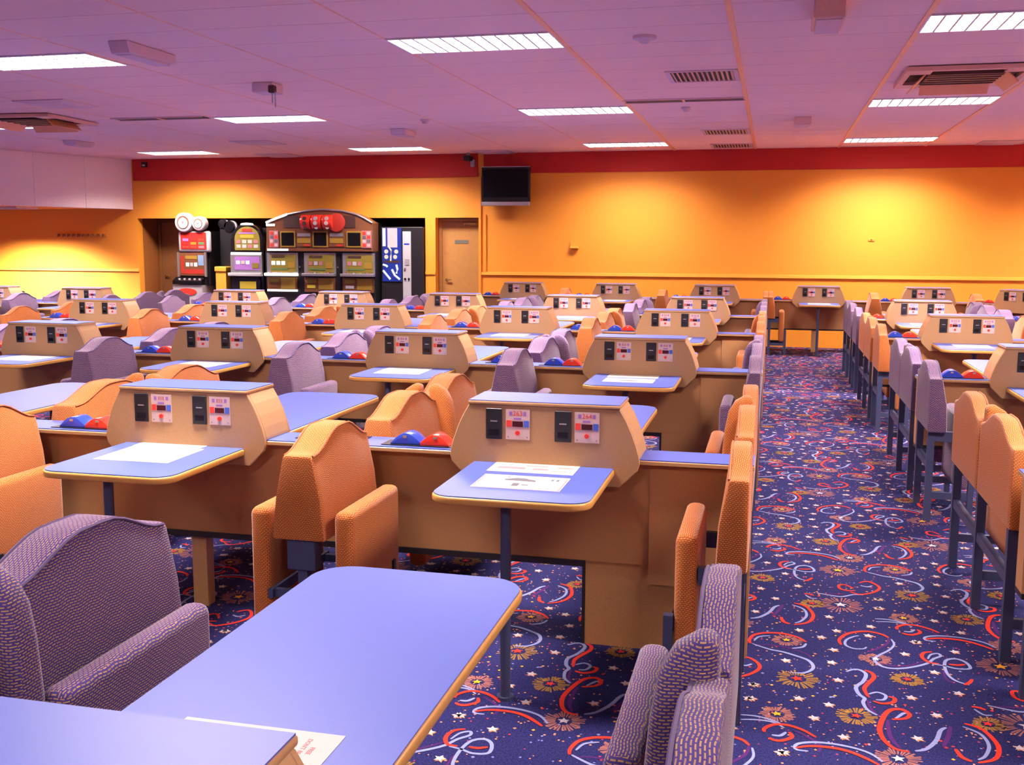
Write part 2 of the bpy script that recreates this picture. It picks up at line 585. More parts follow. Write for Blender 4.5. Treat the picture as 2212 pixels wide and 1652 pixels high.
def ceiling_panel(x, y, z, label, power, blades=12, spread=PANEL_SPREAD, rotz=0.0):
    t = thing('ceiling_light', label, 'light', (x, y, z), rotz, 'recessed louvred ceiling lights')
    obj('frame', lf_me, t)
    obj('diffuser', lg_me, t)
    for i in range(1, blades):
        obj('louvre_blade', lb_me, t, (LW * i / blades, 0, 0))
    for i in (1, 2):
        obj('louvre_rail', ll_me, t, (0, LD * i / 3, 0))
    ld = bpy.data.lights.new('panel_light', 'AREA')
    ld.shape = 'RECTANGLE'
    ld.size, ld.size_y = LW - 0.06, LD - 0.06
    ld.energy = power
    ld.spread = math.radians(spread)
    ld.color = PANEL_COLOR
    lo = bpy.data.objects.new('panel_light', ld)
    COL.objects.link(lo)
    lo.parent = t
    lo.location = (LW / 2, LD / 2, -0.02)
    return t


LP = {(-9, 7): 'louvred ceiling light cut by the left edge of the photo, beside the air unit',
      (-9, 14): 'louvred ceiling light above the white bulkhead end, back left',
      (-6, 0): 'long louvred ceiling light at the upper left, nearest the left edge',
      (-6, 7): 'louvred ceiling light in the left half, middle of its line',
      (-6, 14): 'louvred ceiling light left of the wall television, near the red band',
      (-3, 0): 'large louvred ceiling light at the top centre',
      (-3, 7): 'louvred ceiling light right of centre, left of the long dark slot',
      (-3, 14): 'louvred ceiling light right of the wall television, near the red band',
      (0, 0): 'large louvred ceiling light at the top right corner',
      (0, 7): 'louvred ceiling light partly hidden by the right air unit',
      (0, 14): 'louvred ceiling light at the right, nearest the red band'}
POWER = {(a, b): p for a in LIGHT_COLS for b, p in ((-7, .85), (0, 1.1), (7, 1.25))}
POWER.update({(0, 14): 0.66, (-3, 14): 0.40, (-6, 14): 0.55, (-9, 14): 0.75, (-9, -14): .9, (-6, -14): .9, (-3, -14): .6, (0, -14): .6})
for k in LIGHT_COLS:
    for j in LIGHT_ROWS:
        if k == -9 and j < 0 and False:
            continue
        x, y = BX0 + k * BXP + 0.005, TY0 + j * TYP + 0.004
        if x > 5.0:
            continue
        seen = (k, j) in LP
        ceiling_panel(x, y, ZC, LP.get((k, j), 'louvred ceiling light out of the frame, %s' % ({-9: 'far left', -6: 'left', -3: 'middle', 0: 'right', 3: 'added far right'}[k] + (' behind', ' front', ' second', ' third', ' last')[j // 7 + 2])),
                      PANEL_POWER * POWER.get((k, j), 1.0))
ceiling_panel(-13.75, 15.55, 2.19 - 0.012, 'strip light on the lowered ceiling under the white bulkhead', 620, 6, 130.0)

# ------------------------------------------------------------------ carpet pattern, woven in flat yarn
import numpy as np


def px2floor(u, v):
    d = RIG * ((u - 1106) / F_PX) + UPV * (-(v - 826) / F_PX) + FWD
    t = -CAM_H / d.z
    return (d.x * t, d.y * t)


def trace(pts):        # traced in a 3.29x enlargement whose origin is (1600, 1150)
    return [px2floor(1600 + a / 3.29, 1150 + b / 3.29) for a, b in pts]


def smooth(pts, n=6):
    out = []
    k = len(pts)
    for i in range(k - 1):
        p0, p1, p2, p3 = pts[max(i - 1, 0)], pts[i], pts[i + 1], pts[min(i + 2, k - 1)]
        for s in range(n):
            t = s / n
            out.append(tuple(0.5 * ((2 * p1[c]) + (-p0[c] + p2[c]) * t + (2 * p0[c] - 5 * p1[c] + 4 * p2[c] - p3[c]) * t * t
                                    + (-p0[c] + 3 * p1[c] - 3 * p2[c] + p3[c]) * t ** 3) for c in (0, 1)))
    out.append(pts[-1])
    return out


YM = ['yarn_red', 'yarn_blue', 'yarn_purple', 'yarn_gold', 'yarn_pink', 'yarn_yellow', 'yarn_white', 'yarn_peach']
cv, cf, cm = [], [], []


def poly(pts, z, m):
    o = len(cv)
    cv.extend((p[0], p[1], z) for p in pts)
    cf.append(tuple(range(o, o + len(pts)))); cm.append(m)


def ribbon(pts, wdt, z, m):
    s = smooth(trace(pts))
    o = len(cv)
    k = len(s)
    for i, p in enumerate(s):
        a, b = s[max(i - 1, 0)], s[min(i + 1, k - 1)]
        dx, dy = b[0] - a[0], b[1] - a[1]
        l = math.hypot(dx, dy) or 1
        tt = i / (k - 1)
        ww = wdt * (0.45 + 0.55 * math.sin(PI * min(1, max(0, tt))) ** 0.5) / 2
        cv.append((p[0] - dy / l * ww, p[1] + dx / l * ww, z))
        cv.append((p[0] + dy / l * ww, p[1] - dx / l * ww, z))
    for i in range(k - 1):
        cf.append((o + 2 * i, o + 2 * i + 1, o + 2 * i + 3, o + 2 * i + 2)); cm.append(m)


def star(c, r, z, m, rot=0.0, inner=0.45):
    o = len(cv)
    cv.append((c[0], c[1], z))
    for i in range(10):
        rr = r if i % 2 == 0 else r * inner
        an = rot + PI / 2 + i * PI / 5
        cv.append((c[0] + rr * math.cos(an), c[1] + rr * math.sin(an), z))
    for i in range(10):
        cf.append((o, o + 1 + i, o + 1 + (i + 1) % 10)); cm.append(m)


def burst(cpx, rpx, ray, st):
    c = trace([cpx])[0]
    r = abs(trace([(cpx[0] + rpx, cpx[1])])[0][0] - c[0])
    n = 34
    for i in range(n):
        an = 2 * PI * i / n + random.uniform(-.05, .05)
        r0, r1 = r * random.uniform(.36, .45), r * random.uniform(.75, 1.05)
        ca, sa = math.cos(an), math.sin(an)
        for a, b, wd in ((r0, r1, .0038),):
            poly([(c[0] + a * ca - wd * .5 * sa, c[1] + a * sa + wd * .5 * ca), (c[0] + a * ca + wd * .5 * sa, c[1] + a * sa - wd * .5 * ca),
                  (c[0] + b * ca + wd * sa, c[1] + b * sa - wd * ca), (c[0] + b * ca - wd * sa, c[1] + b * sa + wd * ca)], .0008, ray)
    star(c, max(.020, r * .30), .0022, st, random.uniform(-.3, .3))


R_, U_, P_, GO, PK, YE, WH, PE = range(8)
for pts, wd, m in [
    ([(70, 790), (62, 765), (95, 730), (180, 715), (300, 720), (400, 745), (465, 780)], .016, R_),
    ([(465, 790), (440, 815), (365, 825)], .012, U_), ([(95, 770), (130, 742), (210, 735)], .010, U_),
    ([(80, 790), (200, 830), (300, 850), (400, 880), (480, 910), (515, 950), (500, 980), (440, 1000), (350, 995)], .014, U_),
    ([(90, 800), (200, 800), (330, 820), (460, 860), (500, 890)], .009, P_),
    ([(715, 800), (700, 765), (740, 730), (810, 710), (900, 705), (1000, 725), (1050, 750)], .016, R_),
    ([(895, 815), (870, 828), (800, 825), (745, 800), (750, 765), (800, 742), (840, 735)], .011, U_),
    ([(1050, 750), (1040, 790), (960, 830), (900, 850)], .012, P_),
    ([(1070, 760), (1090, 800), (1050, 840), (990, 870), (950, 900), (980, 940), (1050, 965), (1150, 967), (1250, 952), (1330, 930), (1370, 900), (1420, 880), (1400, 862), (1350, 870), (1330, 900)], .013, U_),
    ([(1000, 930), (1090, 950), (1200, 945), (1300, 915)], .010, P_),
    ([(1410, 935), (1340, 925), (1290, 890), (1300, 858), (1360, 850)], .015, R_),
    ([(1360, 935), (1450, 950), (1540, 970), (1630, 968), (1600, 925), (1530, 900), (1460, 910), (1450, 960), (1480, 1020), (1540, 1060), (1625, 1085)], .013, U_),
    ([(1480, 938), (1540, 945), (1595, 940)], .014, R_), ([(1590, 1085), (1625, 1070), (1645, 1045)], .015, R_),
    ([(1440, 980), (1460, 1040), (1520, 1075)], .009, P_),
    ([(750, 990), (800, 975), (850, 980), (890, 1010), (870, 1060), (820, 1100), (840, 1150), (880, 1180), (870, 1210), (900, 1260), (970, 1300)], .015, U_),
    ([(880, 980), (930, 1000), (945, 1035), (890, 1090), (880, 1120), (905, 1168)], .017, R_),
    ([(910, 1150), (970, 1137), (1030, 1160), (1015, 1190), (960, 1190)], .012, U_),
    ([(940, 1200), (1010, 1218), (1085, 1208), (1092, 1180), (1050, 1168)], .016, R_),
    ([(900, 1190), (930, 1260), (985, 1305)], .011, P_),
    ([(1075, 1330), (1165, 1325), (1200, 1298), (1150, 1262), (1080, 1260), (1030, 1290), (995, 1360), (990, 1420), (1030, 1490), (1100, 1540), (1200, 1562)], .018, R_),
    ([(1105, 1322), (1150, 1290), (1175, 1285)], .012, U_),
    ([(1045, 1330), (1050, 1400), (1075, 1470), (1135, 1535)], .015, P_),
    ([(1240, 1555), (1320, 1540), (1390, 1480), (1420, 1410), (1460, 1388)], .015, U_),
    ([(1490, 1380), (1475, 1450), (1440, 1525)], .016, P_),
    ([(285, 603), (305, 635), (350, 652)], .016, R_),
    ([(380, 503), (465, 528), (515, 590), (480, 640), (380, 657)], .016, R_),
    ([(365, 515), (445, 545), (468, 590), (430, 630), (385, 645)], .012, U_),
    ([(0, 1297), (100, 1305), (200, 1328), (290, 1362)], .010, U_), ([(0, 1330), (120, 1333), (230, 1350), (310, 1390)], .010, U_),
    ([(170, 1420), (165, 1400), (200, 1378), (260, 1365), (350, 1375), (450, 1410), (535, 1458)], .016, R_),
    ([(200, 1460), (240, 1478), (300, 1480), (365, 1455), (345, 1420)], .016, R_),
    ([(220, 1440), (280, 1445), (322, 1420)], .013, U_), ([(380, 1410), (470, 1450), (560, 1510), (555, 1560)], .011, P_),
    ([(480, 1555), (400, 1545), (385, 1520), (420, 1500), (520, 1492), (650, 1503), (800, 1532), (920, 1572), (1010, 1630)], .013, U_),
    ([(390, 1532), (500, 1520), (650, 1532), (780, 1562), (900, 1612), (985, 1655)], .016, R_),
    ([(450, 435), (490, 440), (520, 450)], .013, R_), ([(460, 445), (500, 468), (545, 470)], .010, U_),
    ([(815, 415), (760, 415), (705, 400), (700, 375), (745, 375), (800, 400)], .014, R_),
    ([(842, 360), (900, 350), (965, 375), (985, 402), (935, 430), (850, 442), (780, 425)], .015, R_),
    ([(850, 378), (900, 388), (935, 380)], .011, U_), ([(540, 430), (640, 448), (720, 457), (800, 443), (870, 445)], .012, U_),
    ([(550, 432), (650, 438), (740, 440)], .010, P_),
]:
    ribbon(pts, wd, {0: .0018, 1: .0014, 2: .0010}[m], m)
for c, r, a, b in [((400, 1040), 165, GO, R_), ((820, 1305), 150, GO, R_), ((255, 1290), 135, PK, YE), ((1185, 1045), 125, GO, R_), ((325, 765), 115, PK, YE),
                   ((960, 900), 118, PK, WH), ((710, 515), 165, PK, WH), ((505, 505), 95, GO, R_), ((690, 270), 135, PK, YE), ((1120, 1610), 175, PK, WH)]:
    burst(c, r, a, b)
for p in [(95, 1080), (75, 1180), (410, 1180), (690, 1050), (1210, 1175), (1545, 1145), (1390, 1300), (1255, 1465), (730, 1455), (520, 1320), (625, 1225), (280, 1565),
          (1375, 995), (1520, 850), (1165, 865), (660, 835), (645, 925), (320, 910), (570, 745), (680, 700), (415, 695), (920, 670), (905, 735), (625, 600), (970, 540), (970, 475), (1250, 780)]:
    c = trace([p])[0]
    rot = random.uniform(-.4, .4)
    star((c[0] + .004, c[1] - .005), .022, .0012, PE, rot)
    star(c, .022, .0020, WH, rot)
for i in range(170):
    x, y = random.uniform(0, 1.07), random.uniform(3.2, 4.3)
    s = random.choice((.0035, .005, .007))
    poly([(x - s, y), (x, y - s), (x + s, y), (x, y + s)], .0006, random.choice((PE, PE, PE, YE, U_, R_)))
V0 = np.array(cv, dtype=np.float32)
keep, A1, A2 = [], np.array([.535, 1.10, 0]), np.array([1.07, 0, 0])
cells = []
for a in range(-4, 14):
    for b in range(-16, 12):
        off = A1 * a + A2 * b
        x, y = .5 + off[0], 4.0 + off[1]
        if y < 0.8 or y > YW + 1 or x < -12 or x > 5:
            continue
        if box_in_view(x - .8, x + .8, y - .8, y + .8, 0, 0, 10):
            cells.append(off)
nv, nc = len(V0), len(cells)
allv = np.concatenate([V0 + np.array(o, dtype=np.float32) for o in cells])
me = bpy.data.meshes.new('carpet_pattern')
lens = np.array([len(f) for f in cf], dtype=np.int32)
flat = np.array([i for f in cf for i in f], dtype=np.int32)
me.vertices.add(nv * nc)
me.vertices.foreach_set('co', allv.ravel())
lt = np.tile(lens, nc)
li = np.concatenate([flat + nv * i for i in range(nc)]).astype(np.int32)
me.loops.add(len(li))
me.loops.foreach_set('vertex_index', li)
me.polygons.add(len(lt))
st = np.concatenate([[0], np.cumsum(lt)[:-1]]).astype(np.int32)
me.polygons.foreach_set('loop_start', st)
for nm in YM:
    me.materials.append(MATS[nm])
me.polygons.foreach_set('material_index', np.tile(np.array(cm, dtype=np.int32), nc))
me.update(calc_edges=True)
me.validate()
o = obj('carpet_pattern', me, floor)
o['kind'] = 'stuff'

# ------------------------------------------------------------------ seating rows
ROWS = [1.030, 4.075, 7.035, 10.04, 12.56, 16.45]
ROWN = ['foreground row', 'second row', 'third row', 'fourth row', 'fifth row', 'back wall row']
ORD = ['beside the aisle', 'second from the aisle', 'third from the aisle', 'fourth from the aisle', 'fifth from the aisle']
COLOR = ['purple', 'orange', 'purple', 'orange', 'purple', 'orange']
ZB, ZS, ZH = 0.53, 0.845, 0.075


def sstep(a, b, t):
    t = min(1, max(0, (t - a) / (b - a)))
    return t * t * (3 - 2 * t)


def topz(t):
    return ZS + ZH * sstep(.06, .46, t) * (1 - sstep(.60, .97, t))


def back_mesh(L, double, fab):
    rings = []
    n = 16
    for i in range(n + 1):
        t = i / n
        y, z = t * L, topz(t)
        if double:
            rings.append([(-.105, y, ZB), (.105, y, ZB), (.088, y, ZB + .16), (.056, y, z), (-.056, y, z), (-.088, y, ZB + .16)])
        else:
            rings.append([(0, y, ZB), (.105, y, ZB), (.098, y, ZB + .16), (.068, y, z), (0, y, z), (0, y, ZB + .16)])
    return G().loft(rings).mesh('backrest', fab, 0.014, 2, True, True, 34)


def piping_mesh(L, sides, mt):
    g = G()
    for s, x in sides:
        g.tube([(s * x, L * (.03 + .94 * i / 14), topz(.03 + .94 * i / 14) - .004) for i in range(15)], .0045, 5)
    return g.mesh('piping', mt, smooth=True)


BM = {}
for colr in ('orange', 'purple'):
    fab, pip = 'fabric_' + colr, 'piping_' + colr
    for nm, L in (('near', .55), ('far', .66)):
        BM[colr, nm, 'd'] = back_mesh(L, True, fab)
        BM[colr, nm, 's'] = back_mesh(L, False, fab)
        BM[colr, nm, 'pd'] = piping_mesh(L, ((1, .056), (-1, .056)), pip)
        BM[colr, nm, 'ps'] = piping_mesh(L, ((1, .068),), pip)
        BM[colr, nm, 'seat'] = B(-.038, .038, .02, L - .03, .195, .64).mesh('seat', fab, .028, 3, True, True)
    prof = [(0, .50), (.135, .50), (.132, .64), (.122, .76), (.108, .84), (.08, .89), (.04, .915), (0, .92)]
    BM[colr, 'wing'] = G().prism(prof, 'y', -.045, .045).mesh('side_wing', fab, .028, 3, True, True)
    BM[colr, 'wingm'] = G().prism([(-a, b) for a, b in prof][::-1], 'y', -.045, .045).mesh('side_wing', fab, .028, 3, True, True)
hinge_me = B(-.006, .006, -.012, .012, -.035, .035).mesh('hinge', 'black_plastic')
SEATX_D, SEATX_S = .165, .20


def frame_double(L):
    p = []
    for y in (.05, L - .05):
        p.append(('bracket', B(-.055, .055, y - .03, y + .03, .415, .535).mesh('bracket', 'navy_metal', .004, 1)))
        p.append(('leg', B(-.018, .018, y - .018, y + .018, 0.0, .415).mesh('leg', 'navy_metal')))
    for s in (-1, 1):
        p.append(('rail', B(s * .125 - .010, s * .125 + .010, .02, L - .02, .30, .335).mesh('rail', 'navy_metal')))
    for y in (.05, L - .05):
        p.append(('crossbar', B(-.135, .135, y - .012, y + .012, .30, .33).mesh('crossbar', 'navy_metal')))
    return p


def frame_single(L, n):
    p = []
    ys = [.05, L - .05] if n == 1 else [.05, L / 2, L - .05]
    for y in ys:
        p.append(('leg', B(.008, .046, y - .018, y + .018, 0.0, .535).mesh('leg', 'navy_metal')))
        p.append(('leg', B(.24, .272, y - .016, y + .016, 0.0, .36).mesh('leg', 'navy_metal')))
        p.append(('crossbar', B(.046, .24, y - .012, y + .012, .135, .175).mesh('crossbar', 'navy_metal')))
        p.append(('bracket', B(.046, .16, y - .014, y + .014, .475, .533).mesh('bracket', 'navy_metal')))
    p.append(('rail', B(.012, .040, .05, L - .05, .31, .35).mesh('rail', 'navy_metal')))
    return p


FR = {('near', 'd'): frame_double(.55), ('far', 'd'): frame_double(1.34), ('near', 's'): frame_single(.55, 1), ('far', 's'): frame_single(1.34, 2)}


def bench(x, y, side, form, colr, label, group, flip=False):
    """side near = one seat long, far = two seats long; form d = back to back, s = one-sided (faces +x, flipped faces -x)"""
    t = thing('bench_seat', label, 'seat', (x, y, 0), 0, group)
    L = .55 if side == 'near' else .66
    y0s = [0] if side == 'near' else [0, .68]
    sx = -1 if flip else 1
    if flip:            # turn about z so the face looks to -x, keep the run along +y
        t.rotation_euler = (0, 0, PI)
        t.location = (x, y + (.55 if side == 'near' else 1.34), 0)
    for y0 in y0s:
        o = obj('backrest', BM[colr, side, form], t, (0, y0, 0))
        obj('piping', BM[colr, side, 'p' + form], o)
        for s in ((1, -1) if form == 'd' else (1,)):
            xs = s * (SEATX_D if form == 'd' else SEATX_S)
            q = obj('seat', BM[colr, side, 'seat'], t, (xs, y0, 0))
            for yy in (.10, L - .12):
                obj('hinge', hinge_me, q, (s * .042, yy, .315))
    if side == 'far':
        obj('side_wing', BM[colr, 'wing'], t, (0.02, .67, 0))
        if form == 'd':
            obj('side_wing', BM[colr, 'wingm'], t, (-0.02, .67, 0))
    place(FR[side, form], t)
    return t


# console
cs = [(.30, .972), (.325, .93), (.348, .88), (.366, .83), (.377, .79), (.380, .762), (.372, .735), (.305, .667)]
full = [(-.305, .667)] + cs[::-1] + [(-a, b) for a, b in cs[:-1]]
upper = [(-.3785, .780), (.3785, .780)] + [(a, b) for a, b in cs if b > .781][::-1] + [(-a, b) for a, b in cs if b > .781]
con_me = G().prism(upper, 'y', -.1035, .1035).mesh('body', 'console_board')
con_front = G().prism(full, 'y', -.120, -.1035).mesh('front_board', 'console_board', .003, 1)
con_back = G().prism(full, 'y', .1035, .120).mesh('back_board', 'console_board', .003, 1)
con_slab = B(-.300, .300, -.122, .122, .986, .989).mesh('top_slab', 'laminate_blue')
con_edge = B(-.303, .303, -.125, .125, .9722, .986).mesh('edge_band', 'edge_tan', .004, 2, True)
g = G().box(-.033, .033, -.006, 0, -.061, .061)
mech_me = g.mesh('coin_mechanism', 'black_plastic', .002, 1)
mech_slot = G().box(-.014, .014, -.0075, -.0055, .008, .013).mesh('slot', 'silver')
mech_flap = G().box(-.020, .020, -.009, -.006, -.045, -.022).mesh('return_flap', 'black_gloss')
plate_me = B(-.048, .048, -.003, 0, -.060, .060).mesh('control_panel', 'plate_pink')
disp_me = B(-.021, .021, -.0050, -.003, -.012, .010).mesh('display', 'display_dark')
rsq_me = B(-.010, .010, -.0048, -.003, -.013, .013).mesh('red_key', 'red_print')
bsq_me = B(-.010, .010, -.0048, -.003, -.013, .013).mesh('blue_key', 'blue_print')
btn_me = G().cyl((0, 0), .009, 'y', -.010, -.003, 12).mesh('button', 'red_plastic')
num_me = G().box(-.014, -.006, -.0036, -.003, -.008, .008).box(-.003, .003, -.0036, -.003, -.008, .008).box(.006, .014, -.0036, -.003, -.008, .008).mesh('number', 'pink_print')
ico_me = G().box(-.034, -.022, -.0036, -.003, -.008, .008).box(.022, .034, -.0036, -.003, -.008, .008).box(-.016, .014, -.0036, -.003, -.024, -.016).mesh('emblem', 'purple_print')
scr_me = G().cyl((-.038, -.05), .003, 'y', -.004, -.003, 8).cyl((.038, -.05), .003, 'y', -.004, -.003, 8).mesh('screw', 'print_brown')


def console(x, y, label, numbers=None, rotz=0.0, two=True):
    t = thing('gaming_console', label, 'console', (x, y, 0), rotz, 'coin consoles on the partitions')
    obj('body', con_me, t)
    obj('front_board', con_front, t)
    obj('back_board', con_back, t)
    s = obj('top_slab', con_slab, t)
    obj('edge_band', con_edge, s)
    for k, (mx, px) in enumerate(((-.197, -.101), (.080, .174))):
        m_ = obj('coin_mechanism', mech_me, t, (mx, -.12, .897))
        obj('slot', mech_slot, m_)
        obj('return_flap', mech_flap, m_)
        p = obj('control_panel', plate_me, t, (px, -.12, .897))
        obj('display', disp_me, p, (0, 0, .003))
        obj('red_key', rsq_me, p, (-.035, 0, .003))
        obj('blue_key', bsq_me, p, (.035, 0, .003))
        obj('button', btn_me, p, (0, 0, -.033))
        if numbers:
            obj('number', text_mesh(numbers[k], .026, 'red_print', 'number'), p, (0, -.0034, .043), (PI / 2, 0, 0))
        else:
            obj('number', num_me, p, (0, 0, .043))
        obj('emblem', ico_me, p, (0, 0, .043))
        obj('screw', scr_me, p)
    return t


# tables
def rrect(x0, x1, y0, y1, r, far_end):
    pts = []
    n = 7
    if far_end:
        pts += [(x0, y0), (x1, y0)]
        pts += [(x1 - r + r * math.cos(a * PI / 2 / n), y1 - r + r * math.sin(a * PI / 2 / n)) for a in range(n + 1)]
        pts += [(x0 + r - r * math.sin(a * PI / 2 / n), y1 - r + r * math.cos(a * PI / 2 / n)) for a in range(n + 1)]
    else:
        pts += [(x0 + r - r * math.cos(a * PI / 2 / n), y0 + r - r * math.sin(a * PI / 2 / n)) for a in range(n + 1)]
        pts += [(x1 - r + r * math.sin(a * PI / 2 / n), y0 + r - r * math.cos(a * PI / 2 / n)) for a in range(n + 1)]
        pts += [(x1, y1), (x0, y1)]
    return pts


TW = .278
tn_top = G().prism(rrect(-TW, TW, -.705, -.121, .075, False), 'z', .7385, .7415).mesh('table_top', 'laminate_blue')
tn_edge = G().prism(rrect(-TW - .006, TW + .006, -.711, -.121, .08, False), 'z', .711, .7385).mesh('edge_band', 'edge_wood', .008, 3, True)
tf_top = G().prism(rrect(-TW, TW, .121, 1.52, .10, True), 'z', .7385, .7415).mesh('table_top', 'laminate_blue')
tf_edge = G().prism(rrect(-TW - .006, TW + .006, .121, 1.526, .105, True), 'z', .711, .7385).mesh('edge_band', 'edge_wood', .008, 3, True)
pole_me = G().cyl((0, 0), .019, 'z', .01, .711, 14).mesh('pole', 'navy_metal', smooth=True)
foot_me = G().cyl((0, 0), .03, 'z', 0.0, .012, 16).mesh('foot', 'navy_metal')
brk_me = B(-.035, .035, -.035, .035, .704, .711).mesh('bracket', 'navy_metal')


def table(x, y, side, label):
    t = thing('table', label, 'table', (x, y, 0), 0, 'blue topped tables on the ' + side + ' side of the partitions')
    if side == 'near':
        o = obj('table_top', tn_top, t)
        obj('edge_band', tn_edge, o)
        px, py = -.02, -.63
    else:
        o = obj('table_top', tf_top, t)
        obj('edge_band', tf_edge, o)
        px, py = .09, .95
    obj('pole', pole_me, t, (px, py, 0))
    obj('foot', foot_me, t, (px, py, 0))
    obj('bracket', brk_me, t, (px, py, 0))
    return t


# humped two-colour trays on the ledges
def hump(x0, x1, h0, hm, h1, y0, y1, mt, nm):
    top = []
    n = 14
    for i in range(n + 1):
        t = i / n
        base = h0 + (h1 - h0) * t
        top.append((x0 + (x1 - x0) * t, base + hm * .86 * math.sin(PI * t)))
    return G().prism([(x0, 0), (x1, 0)] + top[::-1], 'y', y0, y1).mesh(nm, mt, .005, 2, True, angle=50)


tray_b = hump(-.13, .000, .003, .046, .012, -.045, .045, 'blue_plastic', 'blue_hump')
tray_r = hump(.000, .125, .012, .044, .003, -.045, .045, 'red_plastic', 'red_hump')
tray_k = B(-.165, .138, -.055, .055, 0, .003).mesh('base', 'black_plastic')
badge_me = B(-.008, .008, -.0475, -.045, .028, .038).mesh('badge', 'silver')


def tray(x, y, label, turned):
    t = thing('plastic_tray', label, 'tray', (x, y, .779), PI if turned else 0, 'blue and red trays on the ledges')
    obj('base', tray_k, t)
    a = obj('blue_hump', tray_b, t, (0, 0, .003)); obj('badge', badge_me, a, (-.065, 0, 0))
    b = obj('red_hump', tray_r, t, (0, 0, .003)); obj('badge', badge_me, b, (.065, 0, 0))


def sheet(x, y, wx, wy, mt, label, rot=0.0, prints=(), z=.7417, name='paper_sheet'):
    t = thing(name, label, 'paper', (x, y, z), rot, 'papers on the tables')
    obj('page', B(-wx / 2, wx / 2, -wy / 2, wy / 2, 0, .0008).mesh('page', mt), t)
    for nm, me in prints:
        obj(nm, me, t)


# partitions
def partition(x0, x1, y, label, posts, end_right=None, hi_end=True):
    t = thing('partition', label, 'partition', (0, y, 0), 0, 'low wooden partitions between the tables')
    obj('panel', B(x0, x1, -.05, .05, .345, .756).mesh('panel', 'board'), t)
    l_ = obj('ledge', B(x0 - .004, x1 + .004, -.098, .098, .774, .778).mesh('ledge', 'laminate_blue'), t)
    obj('edge_band', B(x0 - .006, x1 + .006, -.101, .101, .756, .774).mesh('edge_band', 'edge_tan', .003, 1), l_)
    if end_right is not None:
        xe = end_right
        obj('end_panel', B(xe, x1, -.048, .048, 0.0, .345).mesh('end_panel', 'board'), t)
        obj('cover_panel', B(xe + .25, x1 - .01, -.058, -.05, .27, .745).mesh('cover_panel', 'board'), t)
        obj('edge_strip', B(xe - .012, xe, -.055, .055, 0.0, .345).mesh('edge_strip', 'black_plastic'), t)
        obj('bottom_rail', B(x0, xe, -.058, .058, .322, .347).mesh('bottom_rail', 'black_plastic'), t)
    else:
        obj('bottom_rail', B(x0, x1, -.055, .055, .325, .346).mesh('bottom_rail', 'black_plastic'), t)
    for px in posts:
        obj('post', B(px - .035, px + .035, -.03, .03, 0, .325).mesh('post', 'edge_tan'), t)
    return t


XE = -0.045         # left edge of the aisle
XRE = 0.90          # right edge of the aisle
COLS = {0: [-.862, -2.42, -3.97], 1: [-.848, -2.415, -3.97], 2: [-.837, -2.39, -3.935, -5.40, -6.95], 3: [-.859, -2.395, -3.927, -5.45, -7.03],
        4: [-.839, -2.32, -3.82, -5.30, -6.78], 5: [-.846, -2.364, -3.853]}
LEFT_END = {0: -4.75, 1: -4.75, 2: -7.75, 3: -7.82, 4: -7.57, 5: -4.65}
n_rows = 6


def who(r, c):
    return '%s, %s' % (ROWN[r], ORD[c])


def bench_ok(x, y, L):
    return box_in_view(x - .25, x + .25, y, y + L, 0.1, .95, 20)


def sheet_for(r, c, x, yc):
    lab = 'white paper sheet on the %s table, %s' % (ROWN[r], ORD[c])
    sheet(x + random.uniform(-.03, .03), yc - .34 + random.uniform(-.03, .03), .32, .34, random.choice(('paper_white', 'paper_cream')), lab,
          random.uniform(-.06, .06))


